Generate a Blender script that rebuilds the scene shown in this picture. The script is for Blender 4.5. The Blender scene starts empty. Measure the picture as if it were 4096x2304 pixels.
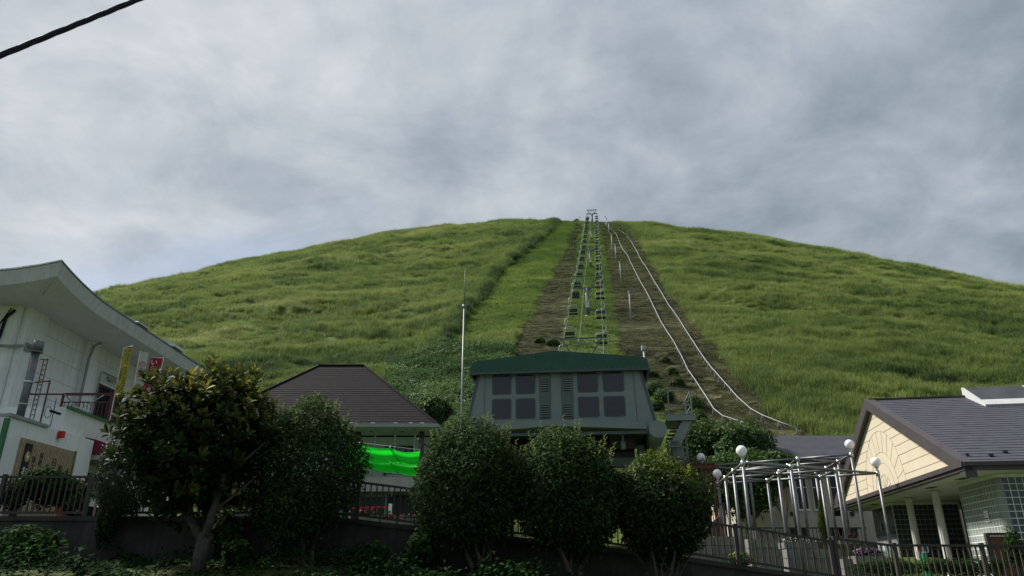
import bpy, math, random
import numpy as np
from mathutils import Vector, Matrix
random.seed(7); rng = np.random.default_rng(11)
S = bpy.context.scene
C = S.collection
PI = math.pi
R = math.radians

# ------------------------------------------------------------------ camera
PITCH, FPX, EYE = R(21.4), 2900.0, 1.6
cam_d = bpy.data.cameras.new('camera'); cam = bpy.data.objects.new('camera', cam_d); C.objects.link(cam)
cam.location = (0, 0, EYE); cam.rotation_euler = (PI / 2 + PITCH, 0, 0)
cam_d.sensor_width = 36; cam_d.lens = 36 * FPX / 4096; cam_d.clip_start = .1; cam_d.clip_end = 6000
S.camera = cam

# ------------------------------------------------------------------ world: overcast sky, bright side to the left
SUN_AZ, SUN_EL = R(-62), R(48)          # azimuth measured from +Y towards +X
sun_dir = Vector((math.sin(SUN_AZ) * math.cos(SUN_EL), math.cos(SUN_AZ) * math.cos(SUN_EL), math.sin(SUN_EL)))
W = bpy.data.worlds.new('World'); S.world = W; W.use_nodes = True
nt = W.node_tree; nt.nodes.clear()
def N(t, kind, **kw):
    n = t.nodes.new(kind)
    for k, v in kw.items():
        if k.startswith('i_'):
            key = k[2:]; key = int(key) if key.isdigit() else key
            n.inputs[key].default_value = v
        else: setattr(n, k, v)
    return n
def ramp(t, stops, interp='LINEAR'):
    n = t.nodes.new('ShaderNodeValToRGB'); e = n.color_ramp.elements; n.color_ramp.interpolation = interp
    while len(e) < len(stops): e.new(.5)
    for q, (p, c) in zip(e, stops): q.position = p; q.color = (*c, 1) if len(c) == 3 else c
    return n
L = nt.links.new
tc = N(nt, 'ShaderNodeTexCoord'); sp = N(nt, 'ShaderNodeSeparateXYZ'); L(tc.outputs['Generated'], sp.inputs[0])
zz = N(nt, 'ShaderNodeMath', operation='MAXIMUM', i_1=0.0); L(sp.outputs['Z'], zz.inputs[0])
za = N(nt, 'ShaderNodeMath', operation='ADD', i_1=.28); L(zz.outputs[0], za.inputs[0])
dx = N(nt, 'ShaderNodeMath', operation='DIVIDE'); L(sp.outputs['X'], dx.inputs[0]); L(za.outputs[0], dx.inputs[1])
dy = N(nt, 'ShaderNodeMath', operation='DIVIDE'); L(sp.outputs['Y'], dy.inputs[0]); L(za.outputs[0], dy.inputs[1])
cv0 = N(nt, 'ShaderNodeCombineXYZ', i_Z=6.9); L(dx.outputs[0], cv0.inputs[0]); L(dy.outputs[0], cv0.inputs[1])
cv = N(nt, 'ShaderNodeVectorMath', operation='ADD'); cv.inputs[1].default_value = (.3, .3, 0.0); L(cv0.outputs[0], cv.inputs[0])
n1 = N(nt, 'ShaderNodeTexNoise', i_Scale=4.2, i_Detail=12.0, i_Roughness=.62, i_Distortion=.3); L(cv.outputs[0], n1.inputs['Vector'])
n2 = N(nt, 'ShaderNodeTexNoise', i_Scale=1.15, i_Detail=5.0, i_Roughness=.5, i_Distortion=.12); L(cv.outputs[0], n2.inputs['Vector'])
n4 = N(nt, 'ShaderNodeTexNoise', i_Scale=1.6, i_Detail=9.0, i_Roughness=.55, i_Distortion=.35); L(cv.outputs[0], n4.inputs['Vector'])
sunv = N(nt, 'ShaderNodeVectorMath', operation='DOT_PRODUCT'); sunv.inputs[1].default_value = sun_dir; L(tc.outputs['Generated'], sunv.inputs[0])
gl = N(nt, 'ShaderNodeMapRange', i_1=.15, i_2=1.0, i_3=0.0, i_4=.2); L(sunv.outputs['Value'], gl.inputs[0])
mixn = N(nt, 'ShaderNodeMix', data_type='FLOAT', i_0=.56); L(n1.outputs['Fac'], mixn.inputs[2]); L(n4.outputs['Fac'], mixn.inputs[3])
dens = N(nt, 'ShaderNodeMath', operation='ADD'); L(mixn.outputs[0], dens.inputs[0]); L(gl.outputs[0], dens.inputs[1])
# thick grey cloud -> bright thin cloud
cr = ramp(nt, [(.40, (1.5, 1.85, 2.25)), (.49, (2.0, 2.38, 2.8)), (.57, (2.65, 3.02, 3.45)), (.66, (3.5, 3.82, 4.2)), (.78, (4.7, 4.95, 5.2))]); L(dens.outputs[0], cr.inputs[0])
sky = N(nt, 'ShaderNodeTexSky', sky_type='NISHITA', sun_disc=False, sun_elevation=SUN_EL, sun_rotation=SUN_AZ, altitude=300, air_density=1.0, dust_density=2.5)
skyw = N(nt, 'ShaderNodeMix', data_type='RGBA', i_0=.55); L(sky.outputs[0], skyw.inputs[6]); skyw.inputs[7].default_value = (2.5, 3.3, 4.5, 1)
gap = ramp(nt, [(.36, (1, 1, 1)), (.47, (0, 0, 0))], 'EASE'); L(n2.outputs['Fac'], gap.inputs[0])
gapm = N(nt, 'ShaderNodeMath', operation='MULTIPLY', i_1=.6); L(gap.outputs[0], gapm.inputs[0])
sm = N(nt, 'ShaderNodeMix', data_type='RGBA'); L(gapm.outputs[0], sm.inputs[0]); L(cr.outputs[0], sm.inputs[6]); L(skyw.outputs[2], sm.inputs[7])
bg = N(nt, 'ShaderNodeBackground', i_Strength=.1); L(sm.outputs[2], bg.inputs[0])
wo = N(nt, 'ShaderNodeOutputWorld'); L(bg.outputs[0], wo.inputs[0])

# ------------------------------------------------------------------ sun, exposure
sd = bpy.data.lights.new('sun', 'SUN'); sd.energy = 4.8; sd.angle = R(9); sd.color = (1, .96, .9)
so = bpy.data.objects.new('sun', sd); C.objects.link(so); so.rotation_euler = (-sun_dir).to_track_quat('-Z', 'Y').to_euler()
vs = S.view_settings; vs.view_transform = 'Standard'; vs.look = 'None'; vs.exposure = 0.55; vs.gamma = 1.0; vs.use_curve_mapping = False
S.cycles.max_bounces = 6; S.cycles.transparent_max_bounces = 8; S.cycles.use_denoising = True

# ------------------------------------------------------------------ helpers
cp_, sp_ = math.cos(PITCH), math.sin(PITCH)
def ray(u, v):
    a, b = (u - 2048) / FPX, (1152 - v) / FPX
    return Vector((a, cp_ - b * sp_, sp_ + b * cp_))
def at(u, v, Y):                       # the place seen at (u, v) that stands Y metres ahead
    d = ray(u, v); return Vector((0, 0, EYE)) + d * (Y / d.y)
def atx(u, v, X):
    d = ray(u, v); return Vector((0, 0, EYE)) + d * (X / d.x)
def atz(u, v, Z):
    d = ray(u, v); return Vector((0, 0, EYE)) + d * ((Z - EYE) / d.z)

class MB:
    def __init__(s): s.v = []; s.f = []
    def add(s, vs, fs):
        o = len(s.v); s.v += [tuple(q) for q in vs]; s.f += [tuple(i + o for i in f) for f in fs]; return s
    def box(s, x0, x1, y0, y1, z0, z1):
        return s.add([(x0,y0,z0),(x1,y0,z0),(x1,y1,z0),(x0,y1,z0),(x0,y0,z1),(x1,y0,z1),(x1,y1,z1),(x0,y1,z1)],
                     [(0,3,2,1),(4,5,6,7),(0,1,5,4),(1,2,6,5),(2,3,7,6),(3,0,4,7)])
    def hexa(s, b, t):                 # four bottom points, four top points
        return s.add(list(b) + list(t), [(0,3,2,1),(4,5,6,7),(0,1,5,4),(1,2,6,5),(2,3,7,6),(3,0,4,7)])
    def prism(s, poly, d):             # polygon of points extruded by vector d
        n = len(poly); d = Vector(d); p = [Vector(q) for q in poly]
        return s.add(p + [q + d for q in p], [tuple(range(n))[::-1], tuple(range(n, 2*n))] + [(i, (i+1) % n, n + (i+1) % n, n + i) for i in range(n)])
    def tube(s, pts, r, n=8, cap=True):
        pts = [Vector(p) for p in pts]; k = len(pts)
        rr = r if isinstance(r, (list, tuple)) else [r] * k
        o = len(s.v); up = None
        for i, p in enumerate(pts):
            d = (pts[min(i+1, k-1)] - pts[max(i-1, 0)]).normalized()
            if up is None: up = Vector((0, 0, 1)) if abs(d.z) < .9 else Vector((1, 0, 0))
            a = d.cross(up)
            if a.length < 1e-4: a = d.cross(Vector((1, .3, 0)))
            a.normalize(); b = a.cross(d).normalized(); up = b
            for j in range(n):
                t = 2 * PI * j / n; q = p + (a * math.cos(t) + b * math.sin(t)) * rr[i]; s.v.append(tuple(q))
        for i in range(k - 1):
            for j in range(n):
                s.f.append((o + i*n + j, o + i*n + (j+1) % n, o + (i+1)*n + (j+1) % n, o + (i+1)*n + j))
        if cap:
            s.f.append(tuple(o + j for j in range(n))[::-1]); s.f.append(tuple(o + (k-1)*n + j for j in range(n)))
        return s
    def bar(s, a, b, w, h=None, up=(0, 0, 1)):      # rectangular bar from a to b
        a, b = Vector(a), Vector(b); h = h or w; d = (b - a).normalized(); up = Vector(up)
        sx = d.cross(up)
        if sx.length < 1e-4: sx = d.cross(Vector((0, 1, 0)))
        sx.normalize(); sy = sx.cross(d).normalized(); sx *= w / 2; sy *= h / 2
        return s.hexa([a - sx - sy, a + sx - sy, b + sx - sy, b - sx - sy], [a - sx + sy, a + sx + sy, b + sx + sy, b - sx + sy])
    def lathe(s, prof, n=16, c=(0, 0, 0)):
        o = len(s.v); k = len(prof)
        for r, z in prof:
            for j in range(n):
                t = 2 * PI * j / n; s.v.append((c[0] + r * math.cos(t), c[1] + r * math.sin(t), c[2] + z))
        for i in range(k - 1):
            for j in range(n): s.f.append((o + i*n + j, o + i*n + (j+1) % n, o + (i+1)*n + (j+1) % n, o + (i+1)*n + j))
        s.f.append(tuple(o + j for j in range(n))[::-1]); s.f.append(tuple(o + (k-1)*n + j for j in range(n)))
        return s
    def grid(s, rows):                 # list of rows of points
        o = len(s.v); m = len(rows[0])
        for r_ in rows: s.v += [tuple(q) for q in r_]
        for i in range(len(rows) - 1):
            for j in range(m - 1): s.f.append((o + i*m + j, o + i*m + j + 1, o + (i+1)*m + j + 1, o + (i+1)*m + j))
        return s
    def mesh(s, name, mat, off=(0, 0, 0), smooth=False):
        me = bpy.data.meshes.new(name)
        me.from_pydata([(a - off[0], b - off[1], c - off[2]) for a, b, c in s.v], [], s.f)
        me.materials.append(mat)
        if smooth: me.polygons.foreach_set('use_smooth', [True] * len(me.polygons))
        me.update(); return me
def root_of(o):
    while o.parent: o = o.parent
    return o
def link(name, me, parent=None, loc=(0, 0, 0)):
    o = bpy.data.objects.new(name, me); C.objects.link(o); o.parent = parent; o.location = loc; return o
def part(name, mb, mat, parent, smooth=False, local=False, label=None):   # one part, authored in world space unless local
    off = (0, 0, 0) if local else tuple(root_of(parent).location)
    o = link(name, mb.mesh(name, mat, off, smooth), parent)
    if smooth == 'auto': o.data.polygons.foreach_set('use_smooth', [False] * len(o.data.polygons))
    if label: o['label'] = label
    return o
def tag(o, label, cat, group=None):
    o['label'] = label; o['category'] = cat
    if group: o['group'] = group
    return o
def thing(name, label, cat, loc, group=None, rz=0):
    o = bpy.data.objects.new(name, None); C.objects.link(o); o.location = loc; o.rotation_euler = (0, 0, rz)
    o.empty_display_size = .2
    return tag(o, label, cat, group)
def single(name, mb, mat, label, cat, loc=(0, 0, 0), group=None, smooth=False):
    o = link(name, mb.mesh(name, mat, loc, smooth), None, loc); return tag(o, label, cat, group)
def structure(name, me): o = link(name, me); o['kind'] = 'structure'; return o
def copy_tree(o, parent=None):
    c = o.copy(); C.objects.link(c); c.parent = parent
    for ch in o.children: copy_tree(ch, c)
    return c
def text(name, body, size, mat, parent, loc, rot, ext=.004, align='CENTER', local=False, sx=1.0, sp=1.0):
    cu = bpy.data.curves.new(name, 'FONT'); cu.body = body; cu.size = size; cu.extrude = ext
    cu.align_x = align; cu.align_y = 'CENTER'; cu.space_line = sp; cu.materials.append(mat)
    tmp = bpy.data.objects.new(name, cu); C.objects.link(tmp); bpy.context.view_layer.update()
    me = bpy.data.meshes.new_from_object(tmp.evaluated_get(bpy.context.evaluated_depsgraph_get())); bpy.data.objects.remove(tmp); me.name = name
    if not len(me.materials): me.materials.append(mat)
    o = bpy.data.objects.new(name, me); C.objects.link(o); o.parent = parent
    o.location = Vector(loc) - (Vector((0, 0, 0)) if local else root_of(parent).location); o.rotation_euler = rot; o.scale = (sx, 1, 1)
    return o
def arr_mesh(name, V, F, mat, tint=None, smooth=False):        # numpy mesh, faces all of one size
    me = bpy.data.meshes.new(name); nv, (nf, k) = len(V), F.shape
    me.vertices.add(nv); me.vertices.foreach_set('co', np.ascontiguousarray(V, dtype=np.float32).ravel())
    me.loops.add(nf * k); me.loops.foreach_set('vertex_index', np.ascontiguousarray(F, dtype=np.int32).ravel())
    me.polygons.add(nf); me.polygons.foreach_set('loop_start', np.arange(0, nf * k, k, dtype=np.int32))
    if smooth: me.polygons.foreach_set('use_smooth', np.ones(nf, bool))
    me.materials.append(mat); me.update(calc_edges=True)
    if tint is not None:
        a = me.attributes.new('tint', 'FLOAT', 'POINT'); a.data.foreach_set('value', np.ascontiguousarray(tint, dtype=np.float32))
    return me

# ------------------------------------------------------------------ materials
def mat(name, col, rough=.6, var=.12, scale=6.0, bump=.0, bscale=None, metal=0.0, streak=0.0, dirt=None, spec=.5, trans=None, coord='pos'):
    """Plain surface: two tones broken up by noise, optional rain streaks and relief."""
    m = bpy.data.materials.new(name); m.use_nodes = True; t = m.node_tree; b = t.nodes['Principled BSDF']; l = t.links.new
    b.inputs['Roughness'].default_value = rough; b.inputs['Metallic'].default_value = metal; b.inputs['Specular IOR Level'].default_value = spec
    if coord == 'pos': g = N(t, 'ShaderNodeNewGeometry').outputs['Position']
    else: g = N(t, 'ShaderNodeTexCoord').outputs['Object']
    n = N(t, 'ShaderNodeTexNoise', i_Scale=scale, i_Detail=6.0, i_Roughness=.6); l(g, n.inputs['Vector'])
    lo = tuple(c * (1 - var) for c in col); hi = tuple(min(1, c * (1 + var)) for c in col)
    cr = ramp(t, [(.3, lo), (.7, hi)]); l(n.outputs['Fac'], cr.inputs[0]); out = cr.outputs[0]
    if streak:
        mp = N(t, 'ShaderNodeMapping'); mp.inputs['Scale'].default_value = (5, 5, .35); l(g, mp.inputs[0])
        n2 = N(t, 'ShaderNodeTexNoise', i_Scale=1.6, i_Detail=5.0, i_Roughness=.65); l(mp.outputs[0], n2.inputs['Vector'])
        c2 = ramp(t, [(.45, (0, 0, 0)), (.75, (1, 1, 1))]); l(n2.outputs['Fac'], c2.inputs[0])
        mu = N(t, 'ShaderNodeMath', operation='MULTIPLY', i_1=streak); l(c2.outputs[0], mu.inputs[0])
        mx = N(t, 'ShaderNodeMix', data_type='RGBA'); l(mu.outputs[0], mx.inputs[0]); l(out, mx.inputs[6])
        mx.inputs[7].default_value = (*(dirt or tuple(c * .45 for c in col)), 1); out = mx.outputs[2]
    l(out, b.inputs['Base Color'])
    if bump:
        n3 = N(t, 'ShaderNodeTexNoise', i_Scale=bscale or scale * 5, i_Detail=4.0); l(g, n3.inputs['Vector'])
        bp = N(t, 'ShaderNodeBump', i_Strength=bump, i_Distance=.02); l(n3.outputs['Fac'], bp.inputs['Height']); l(bp.outputs[0], b.inputs['Normal'])
    if trans:
        tr = N(t, 'ShaderNodeBsdfTranslucent'); l(out, tr.inputs[0]); ms = N(t, 'ShaderNodeMixShader', i_0=trans)
        l(b.outputs[0], ms.inputs[1]); l(tr.outputs[0], ms.inputs[2]); l(ms.outputs[0], t.nodes['Material Output'].inputs[0])
    return m
def leaf_mat(name, stops, rough=.45, trans=.3, inst=False, world=None, spec=.12):
    """Leaf: colour from the per-leaf tint, with patches of another tone over the ground."""
    m = bpy.data.materials.new(name); m.use_nodes = True; t = m.node_tree; b = t.nodes['Principled BSDF']; l = t.links.new
    a = N(t, 'ShaderNodeAttribute', attribute_name='tint', attribute_type='INSTANCER' if inst else 'GEOMETRY')
    fac = a.outputs['Fac']
    if inst:
        a2 = N(t, 'ShaderNodeAttribute', attribute_name='tint', attribute_type='GEOMETRY')
        ad = N(t, 'ShaderNodeMath', operation='MULTIPLY_ADD', i_1=.3); l(a2.outputs['Fac'], ad.inputs[0]); l(fac, ad.inputs[2])
        sb = N(t, 'ShaderNodeMath', operation='SUBTRACT', i_1=.15); l(ad.outputs[0], sb.inputs[0]); fac = sb.outputs[0]
    cr = ramp(t, stops); l(fac, cr.inputs[0])
    l(cr.outputs[0], b.inputs['Base Color']); b.inputs['Roughness'].default_value = rough; b.inputs['Specular IOR Level'].default_value = spec
    tr = N(t, 'ShaderNodeBsdfTranslucent'); l(cr.outputs[0], tr.inputs[0]); ms = N(t, 'ShaderNodeMixShader', i_0=trans)
    l(b.outputs[0], ms.inputs[1]); l(tr.outputs[0], ms.inputs[2]); l(ms.outputs[0], t.nodes['Material Output'].inputs[0])
    return m
def glass_mat(name, col, rough=.08, spec=.8):
    return mat(name, col, rough=rough, var=.25, scale=1.5, spec=spec)

M = {}
M['white_wall'] = mat('white_wall', (.78, .79, .77), .8, .06, 2.0, .15, 60, streak=.35, dirt=(.36, .37, .35))
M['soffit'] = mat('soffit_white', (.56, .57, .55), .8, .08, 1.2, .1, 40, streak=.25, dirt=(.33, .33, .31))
M['fascia'] = mat('fascia_concrete', (.52, .53, .52), .75, .08, 2.5, .2, 30, streak=.5, dirt=(.28, .29, .28))
M['green_roof'] = mat('green_roof_metal', (.07, .11, .09), .5, .2, 3.0, .1)
M['green_trim'] = mat('green_trim_paint', (.03, .16, .06), .5, .15, 5.0)
M['maroon'] = mat('maroon_paint', (.10, .012, .02), .55, .2, 5.0)
M['maroon_cloth'] = mat('maroon_awning_cloth', (.17, .012, .03), .8, .12, 3.0, .1, 90)
M['steel'] = mat('galvanised_steel', (.45, .46, .47), .35, .15, 8.0, metal=.8)
M['bright_steel'] = mat('polished_steel_tube', (.15, .155, .16), .48, .25, 7.0, metal=.55)
M['dark_glass'] = glass_mat('dark_window_glass', (.012, .014, .018))
M['shop_glass'] = glass_mat('shop_window_glass', (.03, .05, .045), .2, .2)
M['wood_slat'] = mat('pale_wood_slat', (.42, .33, .21), .7, .2, 8.0)
M['black_paint'] = mat('black_paint', (.012, .012, .012), .5, .3, 6.0)
M['white_paint'] = mat('white_paint', (.78, .78, .76), .5, .06, 4.0)
M['red_paint'] = mat('red_paint', (.5, .02, .02), .4, .1, 4.0)
M['gold_paint'] = mat('gold_paint', (.5, .3, .09), .5, .1, 4.0)
M['brown_metal'] = mat('brown_fence_metal', (.042, .033, .029), .65, .25, 5.0, .1)
M['rust'] = mat('rusty_brown_metal', (.11, .05, .03), .8, .4, 9.0, .3)
M['wall_dark'] = mat('mossy_concrete', (.05, .047, .044), .9, .45, 1.6, .5, 14, streak=.75, dirt=(.018, .018, .019))
M['kerb'] = mat('kerb_concrete', (.22, .21, .2), .85, .3, 2.0, .3, 18, streak=.4)
M['station'] = mat('station_grey_green', (.18, .215, .21), .5, .06, 2.0, .04, 40, streak=.16, dirt=(.07, .09, .088))
M['station_dark'] = mat('station_dark_steel', (.055, .075, .075), .5, .2, 3.0, .1)
M['station_roof'] = mat('green_tarpaulin', (.018, .078, .052), .7, .12, 1.6, .25, 5, streak=.2, dirt=(.02, .07, .05))
M['tinted'] = glass_mat('tinted_station_glass', (.018, .017, .021), .12, .6)
M['machine'] = mat('greasy_machine_steel', (.02, .022, .023), .5, .3, 5.0)
M['brown_roof'] = mat('brown_slate', (.014, .012, .013), .9, .3, 2.2, .3, 26, streak=.35, dirt=(.012, .010, .011), spec=.1)
M['grey_roof'] = mat('grey_slate', (.062, .064, .078), .75, .18, 2.6, .25, 22, streak=.35, dirt=(.04, .042, .05), spec=.25)
M['roof_trim'] = mat('dark_roof_trim', (.055, .047, .048), .5, .15, 2.5)
M['cream'] = mat('cream_render', (.53, .465, .34), .8, .05, 2.0, .1, 50, streak=.2, dirt=(.52, .45, .32))
M['groove'] = mat('groove_line', (.17, .13, .09), .9, .1)
M['beige'] = mat('beige_render', (.55, .46, .32), .85, .07, 2.0, .15, 40, streak=.25, dirt=(.3, .25, .18))
M['beige_low'] = mat('beige_render_plinth', (.56, .51, .41), .85, .07, 2.0, .15, 40, streak=.3, dirt=(.3, .27, .21))
M['grout'] = mat('white_grout', (.72, .75, .72), .8, .12, 5.0)
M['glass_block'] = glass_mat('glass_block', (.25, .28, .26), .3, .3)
M['glass_block_shaded'] = glass_mat('shaded_glass_block', (.05, .063, .066), .15, .5)  # same glass block with shade put into its colour
M['column'] = mat('white_column', (.62, .61, .57), .7, .06, 3.0, .1, streak=.2)
M['brown_wall'] = mat('brown_tile_wall', (.10, .07, .05), .7, .2, 4.0)
M['globe'] = mat('opal_globe', (.93, .91, .94), .25, .02, 2.0, trans=.2)
M['lime_cloth'] = mat('lime_shade_cloth', (.012, .72, .03), .8, .06, 3.0, .15, 60, trans=.55)
M['lime_fold_shade'] = mat('lime_cloth_fold_shade', (.008, .38, .02), .8, .1, 3.0)  # darker green for the painted fold lines
M['green_lit_wall'] = mat('wall_with_green_bounce', (.48, .6, .5), .8, .06, 2.0)  # pale wall; green light off the lime cloth put into its colour
M['gutter'] = mat('pale_gutter', (.28, .32, .29), .5, .08, 3.0)
M['grey_wall'] = mat('grey_band_wall', (.42, .41, .38), .8, .06, 2.0, streak=.2)
M['pole'] = mat('pale_pole_paint', (.2, .215, .215), .45, .1, 2.0)
M['rust_pole'] = mat('weathered_pole', (.20, .19, .10), .7, .3, 4.0)
M['rope'] = mat('steel_rope', (.15, .17, .13), .45, .1, 3.0)
M['tower'] = mat('lift_tower_paint', (.10, .125, .135), .5, .1, 2.0, streak=.2)
M['chair_frame'] = mat('chair_frame_grey', (.38, .41, .36), .45, .12, 3.0, coord='obj')
M['chair_seat'] = mat('chair_seat_dark', (.018, .022, .028), .6, .2, 6.0, coord='obj')
M['rail_pipe'] = mat('white_rail_pipe', (.36, .38, .385), .6, .1, 2.0)
M['cable'] = mat('black_cable_sheath', (.016, .018, .021), .7, .3, 30.0, spec=.2)
M['plastic_blue'] = mat('blue_plastic', (.25, .36, .45), .4, .1)
M['plastic_orange'] = mat('orange_plastic', (.55, .12, .03), .5, .2)
M['yellow_cloth'] = mat('yellow_banner_cloth', (.58, .50, .08), .8, .06, 3.0, trans=.3)
M['red_cloth'] = mat('red_banner_cloth', (.42, .02, .06), .8, .06, 3.0, trans=.3)
M['white_cloth'] = mat('white_banner_cloth', (.6, .6, .58), .8, .06, 3.0, trans=.3)
M['bark'] = mat('bark', (.075, .064, .052), .9, .4, 9.0, .6, 22)
M['bark_grey'] = mat('grey_bark', (.065, .058, .05), .9, .45, 7.0, .6, 20)
M['stone'] = mat('grey_stone', (.16, .155, .145), .9, .3, 3.0, .4, 16)
M['skylight_frame'] = mat('skylight_frame_paint', (.5, .5, .49), .5, .08, 3.0)
M['skylight'] = glass_mat('skylight_glass', (.055, .06, .065), .45, .15)
M['pink'] = mat('pink_petal', (.40, .18, .42), .7, .3, 25.0, trans=.3)
M['pinkred'] = mat('crimson_petal', (.26, .04, .08), .7, .3, 25.0, trans=.3)
M['green_sign'] = mat('green_sign_paint', (.02, .28, .10), .5, .08)
M['blue_sign'] = mat('blue_sign_paint', (.04, .09, .25), .5, .08)
M['duct'] = mat('grey_duct', (.28, .29, .28), .5, .15, 4.0)
M['asphalt'] = mat('asphalt', (.05, .05, .05), .9, .2, 12.0, .4, 80)
M['dark_cloth'] = mat('dark_clothing', (.02, .022, .03), .85, .2, 8.0)

# ------------------------------------------------------------------ the ground and the hill
def vnoise(x, y, s, seed):
    g = np.random.default_rng(seed).random((256, 256))
    X, Y = np.asarray(x, float) / s + 900, np.asarray(y, float) / s + 900
    xi, yi = np.floor(X).astype(int), np.floor(Y).astype(int); fx, fy = X - xi, Y - yi
    fx, fy = fx * fx * (3 - 2 * fx), fy * fy * (3 - 2 * fy)
    a, b, c, d = g[xi % 256, yi % 256], g[(xi+1) % 256, yi % 256], g[xi % 256, (yi+1) % 256], g[(xi+1) % 256, (yi+1) % 256]
    return (a * (1-fx) + b * fx) * (1-fy) + (c * (1-fx) + d * fx) * fy - .5
WX = [-60, -4.3, -3.6, -2.2, 1.85, 3.75, 6.1, 8.3, 60]
WZ = [2.80, 2.80, 2.74, 2.58, 2.17, 1.95, 1.62, 1.28, 1.15]
WALL_Y = 17.5
def wall_top(x): return np.interp(x, WX, WZ)
def sstep(a, b, x):
    t = np.clip((np.asarray(x, float) - a) / (b - a), 0, 1); return t * t * (3 - 2 * t)
HA = (21.075, 526.442, 212.039, 166.51, .681, 3.203, 20.196)
def hill(x, y):
    ax, ay, Rr, H, s, c, w = HA
    q = np.hypot(x - ax, y - ay) - Rr; sm_ = w * np.logaddexp(0, q / w)
    return H - s * sm_ + c * sm_ ** 2 * 1e-4
def bench(x, y):                      # the made ground the buildings stand on
    w = wall_top(x) - .06
    left = w + .012 * (y - WALL_Y)
    right = w + sstep(28.5, 30.5, y) * .95 + sstep(33, 40, y) * .9
    return left + (right - left) * sstep(4, 8, x)
RIDGE = None
def terr(x, y, rough=True):
    x, y = np.asarray(x, float), np.asarray(y, float)
    b = bench(x, y); h = hill(x, y)
    h = h + 2.2 * sstep(-70, -150, x) * sstep(120, 260, y) + 1.6 * sstep(90, 170, x) * sstep(60, 200, y)
    cut = sstep(6, 9, x) * (1 - sstep(44.5, 48, y))
    h = h - 30 * cut
    if rough:
        ax_ = 2.1 + (y - 32) * .1305
        far = sstep(38, 60, y) * (1 - sstep(335, 360, y)); off = np.clip((np.abs(x - ax_) - 12) / 20, .12, 1)
        h = h + far * off * (2.6 * vnoise(x, y, 19, 3) + 1.5 * vnoise(x, y, 7.5, 4) + .7 * vnoise(x, y, 3.4, 5) + 1.3 * (1 - .6 * sstep(220, 300, y)) * vnoise(x * .3, y, 4.2, 6) + .7 * vnoise(x * .35, y, 2.2, 7))
    if RIDGE is not None:
        dr_ = x - np.interp(y, *RIDGE); h = h + 1.1 * np.exp(-(np.minimum(dr_, 0) / 4) ** 2) * (1 - sstep(-.6, .5, dr_)) * sstep(75, 95, y)
    k = 1.2; up = k * np.logaddexp(b / k, h / k); up = np.where(h - b < -4, b, up)
    # in front of the retaining wall: verge rising from the road
    fr = sstep(6.0, 17.5, y) * (wall_top(x) - 1.05 - .35 * sstep(2, 6, x)) + .10 * (vnoise(x, y, 2.2, 8))
    return np.where(y < WALL_Y + .12, fr, up)
def hit(u, v, d0=36.0, d1=420.0):
    d = ray(u, v); o = np.array((0, 0, EYE)); dv = np.array(d)
    ts = np.linspace(d0, d1, 1600); p = o[None] + dv[None] * ts[:, None]
    g = terr(p[:, 0], p[:, 1]); k = np.argmax(p[:, 2] < g)
    if not (p[:, 2] < g).any(): k = np.argmin(p[:, 2] - g)
    return Vector(p[k])
def lift_x(y): return 2.1 + (y - 32) * .1305

# zone edges on the slope: x as a function of y, read off the hillside itself
def edge(px):
    q = sorted([tuple(hit(u, v)) for u, v in px], key=lambda a: a[1]); return [a[1] for a in q], [a[0] for a in q]
E_ridge = edge([(2235, 899), (2185, 945), (2115, 1000), (2062, 1040), (2010, 1080), (1976, 1139), (1930, 1190), (1864, 1264), (1840, 1330), (1800, 1370)])
E_litl = edge([(2301, 908), (2271, 942), (2250, 1025), (2215, 1085), (2164, 1162), (2126, 1270), (2090, 1310), (2040, 1360)])
E_gl = edge([(2330, 908), (2322, 960), (2310, 1040), (2292, 1120), (2258, 1291), (2237, 1393)])
E_gr = edge([(2395, 908), (2410, 1000), (2430, 1094), (2455, 1214), (2470, 1330), (2477, 1410)])
E_litr = edge([(2500, 915), (2549, 961), (2605, 1047), (2648, 1111), (2690, 1180), (2755, 1264), (2821, 1350), (2893, 1429), (2973, 1515), (3052, 1607), (3138, 1680), (3197, 1726)])
RIDGE = E_ridge
def ex(E, y): return np.interp(y, *E)
E_fern = edge([(1850, 1330), (1740, 1400), (1620, 1470), (1540, 1540), (1480, 1600)])
Y_BRIGHT = hit(1960, 1352).y          # foot of the bright strip
def zone(x, y):
    """0 tall grass, 1 bright grass strip, 2 cut litter, 3 lift lawn, 4 ferns"""
    x, y = np.asarray(x, float), np.asarray(y, float)
    w = 1.2 * vnoise(x, y, 5, 21) + .6 * vnoise(x, y, 1.7, 22)
    z = np.zeros(x.shape, int); low = y < Y_BRIGHT + 5 * vnoise(x, y, 6, 23)
    z[(x > ex(E_ridge, y) + w) & (x <= ex(E_litl, y) + w) & ~low] = 1
    lit = (x > ex(E_litl, y) + w) & (x < ex(E_litr, y) + w)
    z[lit] = 2
    z[(x > ex(E_gl, y) + w) & (x < ex(E_gr, y) + w * .5)] = 3
    fern = (low | (x < ex(E_litl, y) - 6)) & (x > ex(E_fern, y) + 2 * w) & (x < ex(E_gl, y) - 1 + w) & (y < 86)
    z[fern & ((z != 2) | (y < 66))] = 4
    return z

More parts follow.
